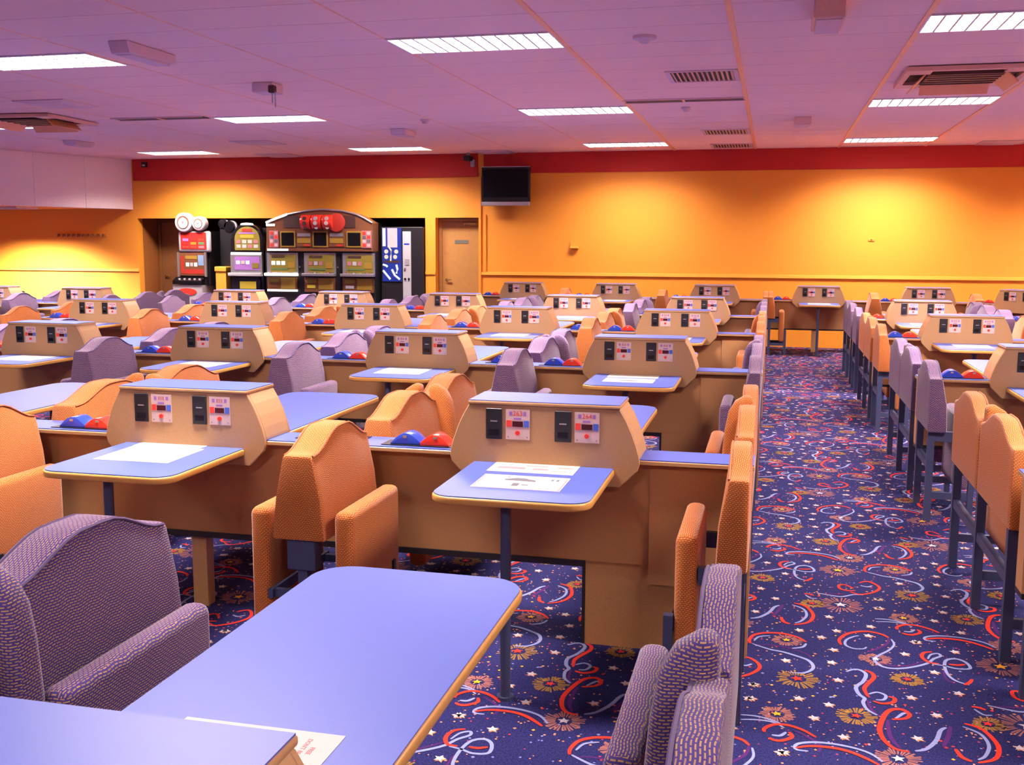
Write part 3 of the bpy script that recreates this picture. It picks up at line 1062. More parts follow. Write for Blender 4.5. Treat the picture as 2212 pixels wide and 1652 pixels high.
for r, yc in enumerate(ROWS):
    cols, xl = COLS[r], LEFT_END[r]
    # row 5 crosses the end of the aisle
    if r == 5:
        partition(xl, 4.2, yc, 'long low wooden partition of the row along the back wall', [-2.364, .64, 2.2])
    else:
        partition(xl, XE, yc, 'low wooden partition of the %s, left of the aisle' % ROWN[r], cols[1:], -.685)
    for c, x in enumerate(cols):
        if box_in_view(x - .4, x + .4, yc - .12, yc + .12, .66, .99, 10):
            nums = ('263', '264') if (r, c) == (1, 0) else None
            console(x, yc, 'tan wooden console with two coin slots, %s' % who(r, c), nums)
        if r > 0 and box_in_view(x - .28, x + .28, yc - .71, yc - .1, .7, .74, 10):
            table(x, yc, 'near', 'short blue table, near side of the %s, %s' % (ROWN[r], ORD[c]))
            if (r, c) not in ((1, 0), (1, 1), (2, 0)):
                sheet_for(r, c, x, yc)
        if r < 5 and box_in_view(x - .28, x + .28, yc + .1, yc + 1.52, .7, .74, 10):
            table(x, yc, 'far', 'long blue table, far side of the %s, %s' % (ROWN[r], ORD[c]))
        if box_in_view(x - .65, x - .37, yc - .1, yc + .1, .78, .83, 5) and r > 0:
            tray(x - .525, yc - .02, 'blue and red humped tray left of the console, %s' % who(r, c), False)
        if r in (1, 2, 3) and c == 1 and box_in_view(x + .37, x + .65, yc - .1, yc + .1, .78, .83, 5):
            tray(x + .64, yc + .02, 'blue and red humped tray right of the console, %s' % who(r, c), False)
    # benches between the columns, and at the ends
    colr = COLOR[r]
    mids = [(cols[i] + cols[i + 1]) / 2 for i in range(len(cols) - 1)]
    for side, yb, L in (('near', yc - .675, .55), ('far', yc + .125, 1.34)):
        if (side == 'near' and r == 0) or (side == 'far' and r == 5):
            continue
        word = 'single' if side == 'near' else 'double'
        for i, x in enumerate(mids):
            if bench_ok(x, yb, L):
                bench(x, yb, side, 'd', colr, '%s %s bench, %s side of %s, %s gap from the aisle' % (
                    colr, 'short back-to-back' if side == 'near' else 'long back-to-back', side, ROWN[r], ('first', 'second', 'third', 'fourth')[i]), '%s benches with tip-up seats' % colr)
        if bench_ok(XE - .1, yb, L):
            bench(XE, yb, side, 's', colr, '%s %s bench on the left aisle edge, %s side of %s' % (colr, word, side, ROWN[r]),
                  '%s benches with tip-up seats' % colr, flip=True)
        if r != 5 and bench_ok(xl, yb, L):
            bench(xl, yb, side, 's', colr, '%s %s bench at the left end of the %s, %s side' % (colr, word, ROWN[r], side), '%s benches with tip-up seats' % colr)

# far left block, fifth row only in view
yc = ROWS[4]
partition(-12.2, -8.40, yc, 'low wooden partition at the far left, in front of the coat hooks wall', [-10.5])
for k, x in enumerate((-9.07, -10.52)):
    w_ = ('nearer the gap', 'at the left edge of the photo')[k]
    console(x, yc, 'tan wooden console in the far left block, %s' % w_)
    table(x, yc, 'far', 'long blue table in the far left block, %s' % w_)
    table(x, yc, 'near', 'short blue table in the far left block, %s' % w_)
    for side, yb in (('near', yc - .675), ('far', yc + .125)):
        bench(x - .75, yb, side, 'd', 'purple', 'purple back-to-back bench, far left block, %s side, %s' % (side, w_), 'purple benches with tip-up seats')
for side, yb in (('near', yc - .675), ('far', yc + .125)):
    bench(-8.38, yb, side, 's', 'purple', 'purple bench at the right end of the far left block, %s side' % side, 'purple benches with tip-up seats', flip=True)

# block right of the aisle
RX = {1: [1.69, 3.24], 2: [1.70, 3.25], 3: [1.683, 3.23], 4: [1.640, 3.19]}
RO = ['beside the aisle', 'away from the aisle']
for r in (1, 2, 3, 4):
    yc, colr = ROWS[r], COLOR[r]
    if box_in_view(XRE, 2.4, yc - .1, yc + .1, .3, .78, 5):
        partition(XRE + .02, 4.8, yc, 'low wooden partition of the %s, right of the aisle' % ROWN[r], [1.70, 3.25])
    for c, x in enumerate(RX[r]):
        w_ = '%s, right block, %s' % (ROWN[r], RO[c])
        if box_in_view(x - .4, x + .4, yc - .12, yc + .12, .66, .99, 0):
            console(x, yc, 'tan wooden console with two coin slots, %s' % w_)
        if box_in_view(x - .28, x + .28, yc - .71, yc - .1, .7, .74, 0):
            table(x, yc, 'near', 'short blue table on the near side, %s' % w_)
            sheet(x + .01, yc - .36, .30, .30, 'paper_white', 'white paper sheet on the near table, %s' % w_)
        if box_in_view(x - .28, x + .28, yc + .1, yc + 1.52, .7, .74, 0):
            table(x, yc, 'far', 'long blue table on the far side, %s' % w_)
        if box_in_view(x - .65, x - .37, yc - .1, yc + .1, .78, .83, 0):
            tray(x - .525, yc - .02, 'blue and red humped tray on the ledge, %s' % w_, False)
    for side, yb, L in (('near', yc - .675, .55), ('far', yc + .125, 1.34)):
        word = 'single' if side == 'near' else 'double'
        if bench_ok(XRE + .1, yb, L):
            bench(XRE, yb, side, 's', colr, '%s %s bench on the right aisle edge, %s side of %s' % (colr, word, side, ROWN[r]),
                  '%s benches with tip-up seats' % colr)
        xm = (RX[r][0] + RX[r][1]) / 2
        if bench_ok(xm, yb, L):
            bench(xm, yb, side, 'd', colr, '%s back-to-back %s bench, right block, %s side of %s' % (colr, word, side, ROWN[r]),
                  '%s benches with tip-up seats' % colr)

# the back row goes on across the aisle
yc = ROWS[5]
for k, x in enumerate((.683, 2.22)):
    w_ = ('at the end of the aisle', 'just right of the aisle end')[k]
    console(x, yc, 'tan wooden console on the back row, %s' % w_)
    table(x, yc, 'near', 'short blue table on the back row, %s' % w_)
    sheet(x, yc - .38, .32, .30, 'paper_white', 'white paper sheet on the back row table, %s' % w_)
    tray(x - .525, yc - .02, 'blue and red tray on the back row ledge, %s' % w_, False)
tray(3.0, yc - .02, 'blue and red tray at the right end of the back row ledge', False)
for k, x in enumerate((-.075, 1.44, 2.82)):
    w_ = ('left of the aisle end', 'right of the aisle end', 'near the right edge of the photo')[k]
    if k == 0:
        continue
    bench(x, yc - .675, 'near', 'd', 'orange', 'orange back-to-back bench on the back row, %s' % w_, 'orange benches with tip-up seats')
bench(XE + .0, yc - .675, 'near', 's', 'orange', 'orange one-sided bench on the back row facing the aisle end table', 'orange benches with tip-up seats')
partition(-.42, .42, 0, 'short wooden partition turned askew at the right end of the back row', [0]).location = (3.42, yc - .52, 0)
bpy.context.view_layer.update()
[o for o in COL.objects if o.get('label', '').startswith('short wooden partition turned askew')][0].rotation_euler = (0, 0, -.75)
console(3.42, yc - .52, 'tan wooden console turned askew at the right end of the back row', rotz=-.75)

# ------------------------------------------------------------------ papers on the nearest tables
T1 = ROWS[1]
pr = [('print', G().box(-.12, .02, .06, .064, .0008, .0011).box(-.02, .11, .058, .064, .0008, .0011).box(-.14, -.09, .02, .030, .0008, .0011)
       .box(-.04, .05, .012, .028, .0008, .0011).box(.09, .15, .0, .018, .0008, .0011).mesh('print', 'print_brown')),
      ('print', G().box(-.14, -.03, -.045, -.01, .0008, .0010).box(.0, .06, -.05, -.02, .0008, .0010).box(.07, .14, -.06, -.05, .0008, .0010).mesh('print', 'print_rose'))]
sheet(-.866, 3.895, .335, .205, 'paper_cream', 'cream printed sheet on the nearest short table, against the console', 0.0, pr)
car = [(-.06, -.005), (.06, -.012), (.055, .012), (.03, .022), (.012, .036), (-.02, .038), (-.042, .022), (-.058, .014)]
pr = [('picture', G().prism([(a - .01, b + .03) for a, b in car], 'z', .0008, .0012).mesh('picture', 'print_grey')),
      ('print', G().box(-.025, .0, -.06, -.015, .0008, .0011).box(.01, .035, -.045, -.03, .0008, .0011).box(.10, .11, .045, .07, .0008, .0011)
       .box(.12, .13, .045, .07, .0008, .0011).box(-.07, -.055, .07, .08, .0008, .0011).mesh('print', 'print_grey')),
      ('border', G().box(-.159, -.153, -.09, .09, .0008, .0011).box(.153, .159, -.10, .09, .0008, .0011).box(-.159, .159, -.105, -.100, .0008, .0011)
       .box(.08, .13, -.085, -.078, .0008, .0011).mesh('border', 'print_rose'))]
sheet(-.858, 3.63, .325, .215, 'paper_pink', 'pink-edged flyer with a grey car picture on the nearest short table', 0.0, pr)
pr = [('print', G().box(-.10, .02, .11, .115, .0008, .0011).box(-.02, .12, .04, .045, .0008, .0011).box(-.06, -.02, -.07, -.055, .0008, .0011).mesh('print', 'print_brown'))]
sheet(-2.445, 3.745, .33, .29, 'paper_cream', 'cream sheet with a small dark mark on the second short table', .02, pr)
sheet(-2.46, 3.955, .31, .15, 'paper_white', 'white sheet tucked against the console on the second short table', -.04, z=.7427)
T2 = ROWS[2]
sheet(-.86, T2 - .21, .33, .17, 'paper_cream', 'cream sheet against the console, third row table beside the aisle', 0.0)
pr = [('picture', G().prism([(a, b - .02) for a, b in car], 'z', .0008, .0012).mesh('picture', 'print_grey'))]
sheet(-.86, T2 - .43, .32, .19, 'paper_pink', 'white flyer with a grey picture, third row table beside the aisle', 0.0, pr)
# sheet under the nearest console with red lettering
t = thing('paper_sheet', 'white sheet with red lettering on the long foreground table', 'paper', (-.853, 1.497, .7418), 0, 'papers on the tables')
obj('page', B(-.155, .155, -.13, .13, 0, .0008).mesh('page', 'paper_white'), t)
obj('lettering', text_mesh("DON'T BE BITE", .0125, 'letter_red'), t, (.101, .062, .0010), (0, 0, -PI / 2))
obj('lettering', text_mesh('FREE', .0125, 'letter_red'), t, (.117, .064, .0010), (0, 0, -PI / 2))


# ------------------------------------------------------------------ doors
def door(name, x0, x1, y, mat, sign):
    d = struct(name, B(x0 + .05, x1 - .05, y, y + .045, 0.005, 1.97).mesh(name, mat))
    obj('door_frame', G().box(x0, x0 + .05, y - .03, y + .06, 0, 2.02).box(x1 - .05, x1, y - .03, y + .06, 0, 2.02)
        .box(x0 + .05, x1 - .05, y - .03, y + .06, 1.975, 2.02).mesh('door_frame', mat), d)
    obj('door_handle', G().cyl((x0 + .13, .985), .024, 'y', y - .012, y, 14).box(x0 + .12, x0 + .22, y - .05, y - .035, .975, .995)
        .cyl((x0 + .13, .985), .009, 'y', y - .05, y - .01, 8).mesh('door_handle', 'brass'), d)
    if sign:
        xm = (x0 + x1) / 2
        obj('door_sign', B(xm - .12, xm + .12, y - .006, y, 1.60, 1.66).mesh('door_sign', 'sign_grey'), d)
        obj('door_closer', G().box(xm + .05, x1 - .08, y - .05, y, 1.90, 1.95).box(x1 - .14, x1 - .11, y - .14, y - .05, 1.925, 1.94).mesh('door_closer', 'brass'), d)
    return d


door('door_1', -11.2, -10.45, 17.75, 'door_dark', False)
door('door_2', -5.55, -4.76, 17.32, 'door_wood', True)


# ------------------------------------------------------------------ fruit machines and vending machine
class Kit:
    """pieces given in hall coordinates, hung on one machine"""
    def __init__(self, name, label, cat, x, y):
        self.t = thing(name, label, cat, (x, y, 0))
        self.o = Vector((x, y, 0))

    def put(self, name, g, mat, parent=None, bevel=0, smooth=False, seg=2):
        g.v = [(p[0] - self.o.x, p[1] - self.o.y, p[2]) for p in g.v]
        return obj(name, g.mesh(name, mat, bevel, seg, smooth), parent or self.t)

    def pan(self, name, x0, x1, z0, z1, y, mat, parent=None, th=.012, bevel=0):
        return self.put(name, B(x0, x1, y - th, y, z0, z1), mat, parent, bevel)


def checker(k, parent, x0, x1, z0, z1, y, nx, nz, mats, name='symbol', fill=.72, th=.004):
    n = 0
    for i in range(nx):
        for j in range(nz):
            w_, h_ = (x1 - x0) / nx, (z1 - z0) / nz
            cx, cz = x0 + (i + .5) * w_, z0 + (j + .5) * h_
            k.pan(name, cx - w_ * fill / 2, cx + w_ * fill / 2, cz - h_ * fill / 2, cz + h_ * fill / 2, y, mats[n % len(mats)], parent, th)
            n += 1


# twin-dial machine
FY = 16.82
k = Kit('fruit_machine', 'white fruit machine with two round dials on top, leftmost', 'machine', -10.0, 17.0)
k.put('cabinet', B(-10.24, -9.66, FY + .055, 17.52, .86, 1.80), 'black_plastic')
k.put('front_panel', B(-10.24, -9.70, FY, FY + .055, .86, 1.43), 'black_plastic')
k.put('base', B(-10.33, -9.74, FY - .10, 17.5, 0, .86), 'white_gloss', None, .02)
k.put('badge', G().add([(-10.04 + .19 * math.cos(a * PI / 12), FY - .108, .735 + .065 * math.sin(a * PI / 12)) for a in range(24)]
                       + [(-10.04 + .19 * math.cos(a * PI / 12), FY - .099, .735 + .065 * math.sin(a * PI / 12)) for a in range(24)],
                       [tuple(range(24)), tuple(range(47, 23, -1))] + [(i, 24 + i, 24 + (i + 1) % 24, (i + 1) % 24) for i in range(24)]), 'red_print')
k.put('button_deck', G().prism([(FY - .12, .87), (FY, .87), (FY, .99), (FY - .12, .93)], 'x', -10.31, -9.74), 'black_gloss')
for i in range(5):
    k.put('button', G().cyl((-10.2 + .1 * i, FY - .07), .022, 'z', .945, .972, 10), 'white_print')
s_ = k.pan('lower_screen', -10.22, -9.72, 1.02, 1.42, FY, 'bronze', th=.02)
k.pan('frame', -10.255, -10.22, 1.0, 1.43, FY, 'silver', s_, .035)
k.pan('frame', -9.72, -9.685, 1.0, 1.43, FY, 'silver', s_, .035)
k.pan('red_column', -10.19, -10.13, 1.06, 1.36, FY - .02, 'screen_red', s_, .004)
checker(k, s_, -10.10, -9.86, 1.17, 1.26, FY - .02, 3, 1, ('lamp_white', 'white_print', 'lamp_white'), 'reel')
k.pan('score_glass', -9.85, -9.74, 1.2, 1.38, FY - .02, 'sky_print', s_, .004)
k.pan('prize_strip', -10.12, -9.74, 1.05, 1.13, FY - .02, 'screen_red', s_, .004)
k.pan('title_strip', -10.1, -9.87, 1.31, 1.37, FY - .02, 'gold_print', s_, .004)
tb = k.put('top_box', B(-10.23, -9.60, FY - .03, FY + .05, 1.43, 1.80), 'white_gloss', None, .04, True, 3)
sc2 = k.pan('top_screen', -10.17, -9.67, 1.485, 1.775, FY - .03, 'red_paint', tb, .008)
checker(k, sc2, -10.15, -9.69, 1.49, 1.68, FY - .038, 3, 3, ('red_print', 'screen_red', 'purple_print', 'red_print', 'gold_print', 'screen_red', 'pink_print', 'green_print', 'red_print'))
for cx, cz, r in ((-10.078, 1.950, .172), (-9.785, 1.930, .128)):
    d_ = k.put('dial', G().cyl((cx, cz), r, 'y', FY - .09, FY + .06, 32), 'white_gloss', None, .025, True, 3)
    k.put('dial_glass', G().cyl((cx, cz), r * .66, 'y', FY - .096, FY - .088, 28), 'bronze', d_)
    k.put('dial_face', G().cyl((cx, cz - r * .06), r * .54, 'y', FY - .100, FY - .094, 28), 'white_print', d_)
    k.put('dial_sky', G().cyl((cx, cz + r * .26), r * .26, 'y', FY - .103, FY - .098, 20), 'sky_print', d_)
    k.put('dial_hub', G().cyl((cx, cz), r * .10, 'y', FY - .108, FY - .098, 12), 'pink_print', d_)

k = Kit('fruit_machine', 'black machine back with two dark discs behind the twin-dial machine', 'machine', -9.4, 17.3)
k.put('cabinet', G().prism([(-9.58, 0), (-9.29, 0), (-9.27, 1.6), (-9.30, 1.78), (-9.42, 1.90), (-9.58, 1.92)], 'y', 17.1, 17.6), 'black_plastic', None, .01)
k.put('edge_trim', G().prism([(-9.29, 1.43), (-9.265, 1.43), (-9.245, 1.6), (-9.28, 1.79), (-9.30, 1.78), (-9.27, 1.6)], 'y', 17.08, 17.12), 'white_gloss')
for cx, cz, r in ((-9.52, 1.93, .08), (-9.385, 1.885, .10)):
    d_ = k.put('disc_rim', G().cyl((cx + .022, cz + .005), r, 'y', 17.14, 17.18, 24), 'white_gloss')
    k.put('disc', G().cyl((cx, cz), r * .98, 'y', 17.08, 17.145, 24), 'black_gloss', d_)

# arched machine
k = Kit('fruit_machine', 'black fruit machine with an arched top, between twin-dial and triple machines', 'machine', -8.87, 17.0)
arch = [(-9.235, 0.0), (-8.605, 0.0), (-8.60, 1.62)] + [(-8.918 + .315 * math.cos(a * PI / 16), 1.62 + .31 * math.sin(a * PI / 16)) for a in range(1, 16)] + [(-9.235, 1.62)]
k.put('cabinet', G().prism(arch, 'y', FY + .02, 17.07), 'black_gloss', None, .02, True)
k.put('rear_cabinet', B(-9.21, -8.62, 17.07, 17.6, 0, 1.86), 'black_plastic')
ar2 = [(-9.14, 1.47), (-8.66, 1.47), (-8.66, 1.66)] + [(-8.90 + .24 * math.cos(a * PI / 14), 1.66 + .22 * math.sin(a * PI / 14)) for a in range(1, 14)] + [(-9.14, 1.66)]
s_ = k.put('arch_screen', G().prism(ar2, 'y', FY, FY + .02), 'olive_print')
k.pan('title', -8.99, -8.81, 1.79, 1.84, FY, 'screen_red', s_, .005)
k.pan('title_strip', -9.06, -8.74, 1.755, 1.78, FY, 'purple_print', s_, .005)
k.pan('gold_sign', -9.03, -8.77, 1.68, 1.745, FY, 'screen_yellow', s_, .005)
checker(k, s_, -9.12, -8.68, 1.50, 1.66, FY, 4, 2, ('white_print', 'pink_print', 'plate_pink'))
k.put('top_lamp', G().prism([(-9.02, 1.905), (-8.78, 1.905), (-8.80, 1.935), (-8.90, 1.945), (-9.0, 1.935)], 'y', FY - .01, FY + .03), 'lamp_white')
s_ = k.pan('lower_screen', -9.22, -8.62, 1.06, 1.42, FY + .01, 'silver', th=.03)
k.pan('lamp_strip', -9.21, -8.63, 1.39, 1.435, FY, 'lamp_white', s_, .02)
k.pan('glass', -9.14, -8.66, 1.13, 1.36, FY - .02, 'purple_print', s_, .006)
checker(k, s_, -9.12, -8.84, 1.22, 1.30, FY - .026, 3, 1, ('lamp_white', 'white_print', 'lamp_white'), 'reel')
k.pan('score_glass', -8.80, -8.68, 1.16, 1.25, FY - .026, 'olive_print', s_, .005)
k.put('button_deck', B(-9.25, -8.62, FY - .08, FY + .02, 1.02, 1.08), 'white_gloss', None, .01)
s_ = k.pan('belly_glass', -9.22, -8.66, .70, 1.0, FY + .01, 'black_gloss', th=.03)
k.pan('gold_sign', -9.05, -8.74, .80, .93, FY - .02, 'screen_yellow', s_, .006)

# triple machine with canopy
k = Kit('fruit_machine', 'wide triple fruit machine under one arched bronze canopy with red reels', 'machine', -7.52, 17.0)
can = [(-8.52, 1.455), (-6.56, 1.455), (-6.555, 1.94), (-6.70, 2.02), (-6.85, 2.085), (-7.10, 2.14), (-7.44, 2.166), (-7.75, 2.145), (-8.08, 2.085), (-8.30, 2.02), (-8.50, 1.935)]
c_ = k.put('canopy', G().prism(can, 'y', FY - .05, 17.06), 'bronze', None, .012)
k.put('canopy_trim', G().tube([(p[0], FY - .055, p[1]) for p in can[2:]], .017, 8), 'silver', c_, 0, True)
k.put('rear_housing', B(-8.50, -6.57, 17.06, 17.95, 1.46, 1.95), 'black_plastic', c_)
k.put('lamp_strip', G().tube([(-8.50, FY - .06, 1.945), (-8.30, FY - .06, 2.022), (-8.10, FY - .06, 2.085)], .020, 8), 'lamp_white', c_, 0, True)
k.pan('lamp', -8.50, -8.34, 1.885, 1.925, FY - .05, 'lamp_white', c_, .012)
k.pan('lamp_strip', -8.49, -8.10, 1.465, 1.50, FY - .05, 'lamp_white', c_, .012)
k.pan('upper_panel', -8.17, -6.86, 1.86, 2.06, FY - .05, 'slot_dark', c_, .01)
for x0 in (-8.41, -8.14, -7.55, -6.99):
    pass
for i, xw in enumerate((-8.10, -7.50, -6.88)):
    f_ = k.pan('window_frame', xw - .14, xw + .14, 1.53, 1.80, FY - .05, 'gold_print', c_, .014)
    k.pan('window', xw - .115, xw + .115, 1.555, 1.775, FY - .064, 'black_gloss', c_, .004)
for xs in (-8.36, -6.66):
    k.pan('reel_column', xs - .085, xs + .085, 1.52, 1.81, FY - .05, 'pink_print', c_, .012)
    checker(k, c_, xs - .08, xs + .08, 1.53, 1.80, FY - .062, 2, 4, ('red_print', 'plate_pink', 'print_grey'))
for xs in (-7.80, -7.20):
    k.pan('prize_panel', xs - .14, xs + .14, 1.54, 1.80, FY - .05, 'bronze', c_, .012)
    k.pan('silver_sign', xs - .12, xs + .12, 1.71, 1.765, FY - .062, 'silver', c_, .006)
    k.pan('gold_sign', xs - .12, xs + .12, 1.60, 1.68, FY - .062, 'gold_print', c_, .006)
    k.pan('red_sign', xs, xs + .11, 1.545, 1.58, FY - .062, 'screen_red', c_, .006)
    k.put('gold_drop', G().prism([(xs - .03, 1.86), (xs + .03, 1.86), (xs, 1.93)], 'y', FY - .075, FY - .055), 'screen_yellow', c_)
for i in range(3):
    x0 = -7.82 + i * .20
    rl = k.put('reel', G().cyl((FY - .06, 1.955), .125, 'x', x0, x0 + .175, 24), 'red_plastic', c_, .012, True)
    for a in (-.9, -.2, .5):
        k.put('symbol', G().cyl((x0 + .088, 1.955 + .115 * math.sin(a)), .034, 'y', FY - .06 - .132 * math.cos(a) - .006, FY - .06 - .110 * math.cos(a), 12),
              ('grey_plastic', 'plate_pink', 'slot_dark')[(i + int(a * 5)) % 3], rl)
k.put('reel_end', G().cyl((-7.185, 1.945), .155, 'y', FY - .11, FY - .06, 28), 'screen_red', c_, .02, True)
c_.scale = (1, 1, 1)
for i, x0 in enumerate((-8.53, -7.83, -7.12)):
    x1 = x0 + .58
    b_ = k.put('cabinet', B(x0 - .04, x1 + (.0 if i == 2 else .08), FY + .02, 17.55, 0, 1.455), 'black_plastic')
    s_ = k.pan('screen', x0, x1, 1.06, 1.43, FY + .02, 'silver', b_, .03)
    k.pan('glass', x0 + .07, x1 - .03, 1.10, 1.40, FY - .01, 'olive_print', s_ and b_, .006)
    checker(k, b_, x0 + .08, x0 + .36, 1.21, 1.30, FY - .016, 3, 1, (('lamp_white',) if i == 0 else ('pink_print', 'grey_plastic', 'pink_print')), 'reel')
    k.pan('black_sign', x0 + .1, x0 + .34, 1.35, 1.385, FY - .016, 'slot_dark', b_, .005)
    k.pan('prize_strip', x0 + .1, x0 + .40, 1.14, 1.165, FY - .016, 'green_print', b_, .005)
    k.pan('bronze_sign', x0 + .40, x0 + .53, 1.17, 1.27, FY - .016, 'gold_print', b_, .005)
    k.put('button_deck', B(x0 - .02, x1, FY - .09, FY + .02, 1.035, 1.085), 'lamp_white' if i == 0 else 'silver', b_, .008)
    for q in range(4):
        k.put('button', G().cyl((x0 + .09 + .12 * q, FY - .05), .022, 'z', 1.085, 1.10, 10), ('pink_print', 'white_print', 'screen_yellow')[q % 3], b_)
    k.pan('belly_glass', x0, x1 - .02, .80, 1.01, FY + .02, 'bronze', b_, .03)
    k.pan('gold_cross', x0 + .26, x1 - .05, .81, 1.0, FY - .01, 'gold_print', b_, .006)
    k.pan('small_sign', x0 + .04, x0 + .22, .92, .98, FY - .01, 'olive_print', b_, .006)
    k.pan('price_tag', x0 + .05, x0 + .20, .83, .88, FY - .01, ('bronze', 'screen_yellow', 'grey_plastic')[i], b_, .006)
    k.pan('lamp_strip', x0, x1 - .02, .765, .80, FY + .01, 'lamp_white' if i == 0 else 'bronze', b_, .03)
    k.put('lock', G().cyl((x1 + (-.02 if i == 2 else .03), 1.19), .014, 'y', FY + .005, FY + .02, 10), 'chrome', b_)

# vending machine
k = Kit('vending_machine', 'black drinks vending machine with a lit blue front and grey coin column', 'machine', -6.1, 17.3)
VY = 17.02
k.put('cabinet', B(-6.50, -5.745, VY, 17.75, 0, 1.875), 'black_plastic', None, .01)
s_ = k.pan('blue_front', -6.47, -6.13, .955, 1.86, VY, 'screen_blue', None, .015)
k.pan('white_edge', -6.465, -6.41, 1.55, 1.855, VY - .015, 'screen_white', s_, .004)
k.pan('notice', -6.375, -6.20, 1.53, 1.855, VY - .015, 'screen_pink', s_, .005)
for px_, pz_ in ((-6.40, 1.46), (-6.22, 1.46), (-6.40, 1.37), (-6.24, 1.37)):
    k.put('can_picture', G().cyl((px_, pz_), .036, 'y', VY - .021, VY - .014, 14), 'screen_cream', s_)
k.put('swirl', G().tube([(-6.36, VY - .02, 1.55), (-6.31, VY - .02, 1.48), (-6.315, VY - .02, 1.38), (-6.32, VY - .02, 1.30)], .014, 6), 'screen_cream', s_, 0, True)
for a in (((-6.46, 1.24), (-6.40, 1.22), (-6.38, 1.20)), ((-6.46, 1.14), (-6.40, 1.07), (-6.33, .99)), ((-6.30, 1.16), (-6.25, 1.06), (-6.16, .99)), ((-6.22, 1.24), (-6.20, 1.16), (-6.22, 1.09))):
    k.put('swirl', G().tube([(p[0], VY - .018, p[1]) for p in a], .020, 6), 'screen_white', s_, 0, True)
k.pan('selection_strip', -6.44, -6.16, 1.27, 1.31, VY - .015, 'slot_dark', s_, .006)
cc = k.pan('coin_column', -6.105, -5.955, .30, 1.80, VY, 'grey_plastic', None, .02, .008)
k.pan('blue_label', -6.075, -5.985, 1.575, 1.60, VY - .02, 'blue_plastic', cc, .004)
k.pan('keypad', -6.065, -5.99, 1.23, 1.33, VY - .02, 'print_grey', cc, .006)
for i in range(4):
    for j in range(3):
        k.pan('key', -6.060 + .024 * j, -6.042 + .024 * j, 1.24 + .022 * i, 1.256 + .022 * i, VY - .026, 'grey_plastic', cc, .003)
k.put('coin_return', G().cyl((-6.06, 1.17), .018, 'y', VY - .04, VY - .02, 12), 'chrome', cc)
for xx in (-6.06, -5.995):
    k.put('lock', G().cyl((xx, 1.0), .018, 'y', VY - .035, VY - .02, 10), 'black_gloss', cc)
k.put('delivery_flap', B(-6.45, -6.15, VY - .012, VY, .30, .55), 'black_gloss', None, .005)

# yellow post between the machines
t = thing('pedestal', 'yellow square pedestal between the first two fruit machines', 'pedestal', (-9.46, 16.96, 0))
obj('shaft', B(-.10, .10, -.08, .08, 0.0, 1.09).mesh('shaft', 'post_yellow'), t)
obj('cap', B(-.115, .115, -.10, .10, 1.09, 1.18).mesh('cap', 'post_yellow', .015, 2), t)

# ------------------------------------------------------------------ wall things
t = thing('television', 'black flat television with a silver lower bar on the back wall', 'television', (-4.27, 16.86, 2.55))
obj('casing', B(-.405, .405, 0.0, .07, -.27, .285).mesh('casing', 'tv_black', .01, 2), t)
obj('screen', B(-.375, .375, -.006, .0, -.20, .255).mesh('screen', 'screen_off'), t)
obj('top_trim', B(-.405, .405, -.004, .03, .285, .297).mesh('top_trim', 'grey_plastic'), t)
obj('speaker_bar', B(-.405, .405, -.03, .05, -.335, -.27).mesh('speaker_bar', 'silver', .01, 2), t)
obj('bracket', G().box(-.10, .10, .07, .21, -.08, .08).box(-.16, .16, .20, .235, -.16, .16).mesh('bracket', 'black_plastic'), t)
t = thing('coat_rack', 'row of dark coat hooks on the yellow wall at the far left', 'coat rack', (-12.38, YW, 1.725))
obj('board', B(-.53, .53, -.018, 0, -.02, .03).mesh('board', 'wall_paint'), t)
hk = G().box(-.026, .026, -.05, -.018, -.018, .026).box(-.012, .012, -.075, -.05, -.032, -.008).mesh('hook', 'door_dark', .004, 1)
for i in range(10):
    obj('hook', hk, t, (-.47 + i * .104, 0, 0))
t = thing('wall_bracket', 'small orange bracket on the yellow wall right of the television', 'bracket', (-3.16, YW, 1.56))
obj('tray', B(-.065, .07, -.09, 0, -.035, 0).mesh('tray', 'post_yellow', .01, 2), t)
obj('arm', G().prism([(-.065, 0), (-.04, 0), (-.045, .10), (-.055, .10)], 'y', -.05, -.02).mesh('arm', 'post_yellow'), t)
t = thing('wall_socket', 'tiny orange plate on the yellow wall above the aisle end', 'socket', (1.455, YW, 1.68))
obj('plate', B(-.045, .045, -.014, 0, -.022, .022).mesh('plate', 'post_yellow', .005, 1), t)
obj('knob', G().cyl((0, 0), .012, 'y', -.024, -.014, 10).mesh('knob', 'red_plastic'), t)
t = thing('security_camera', 'dark security camera under the ceiling above the television', 'camera', (-4.93, 16.95, ZC))
obj('mount', G().cyl((0, 0), .03, 'z', -.05, 0, 12).mesh('mount', 'grey_plastic'), t)
obj('housing', B(-.05, .06, -.12, .06, -.13, -.05).mesh('housing', 'black_plastic', .012, 2), t)
t = thing('motion_sensor', 'small grey sensor on the red band beside the television', 'sensor', (-4.88, YW - .03, 2.93))
obj('body', B(-.035, .035, -.05, 0, -.07, .05).mesh('body', 'grey_plastic', .012, 2), t)
obj('lens', B(-.022, .022, -.056, -.05, -.05, -.01).mesh('lens', 'white_print', .003, 1), t)
t = thing('motion_sensor', 'small dark sensor on the red band above the white bulkhead end', 'sensor', (-11.0, YW - .03, 2.98))
obj('body', B(-.05, .05, -.05, 0, -.05, .05).mesh('body', 'black_plastic', .012, 2), t)
obj('lens', B(-.03, .03, -.056, -.05, -.03, .0).mesh('lens', 'white_print', .003, 1), t)

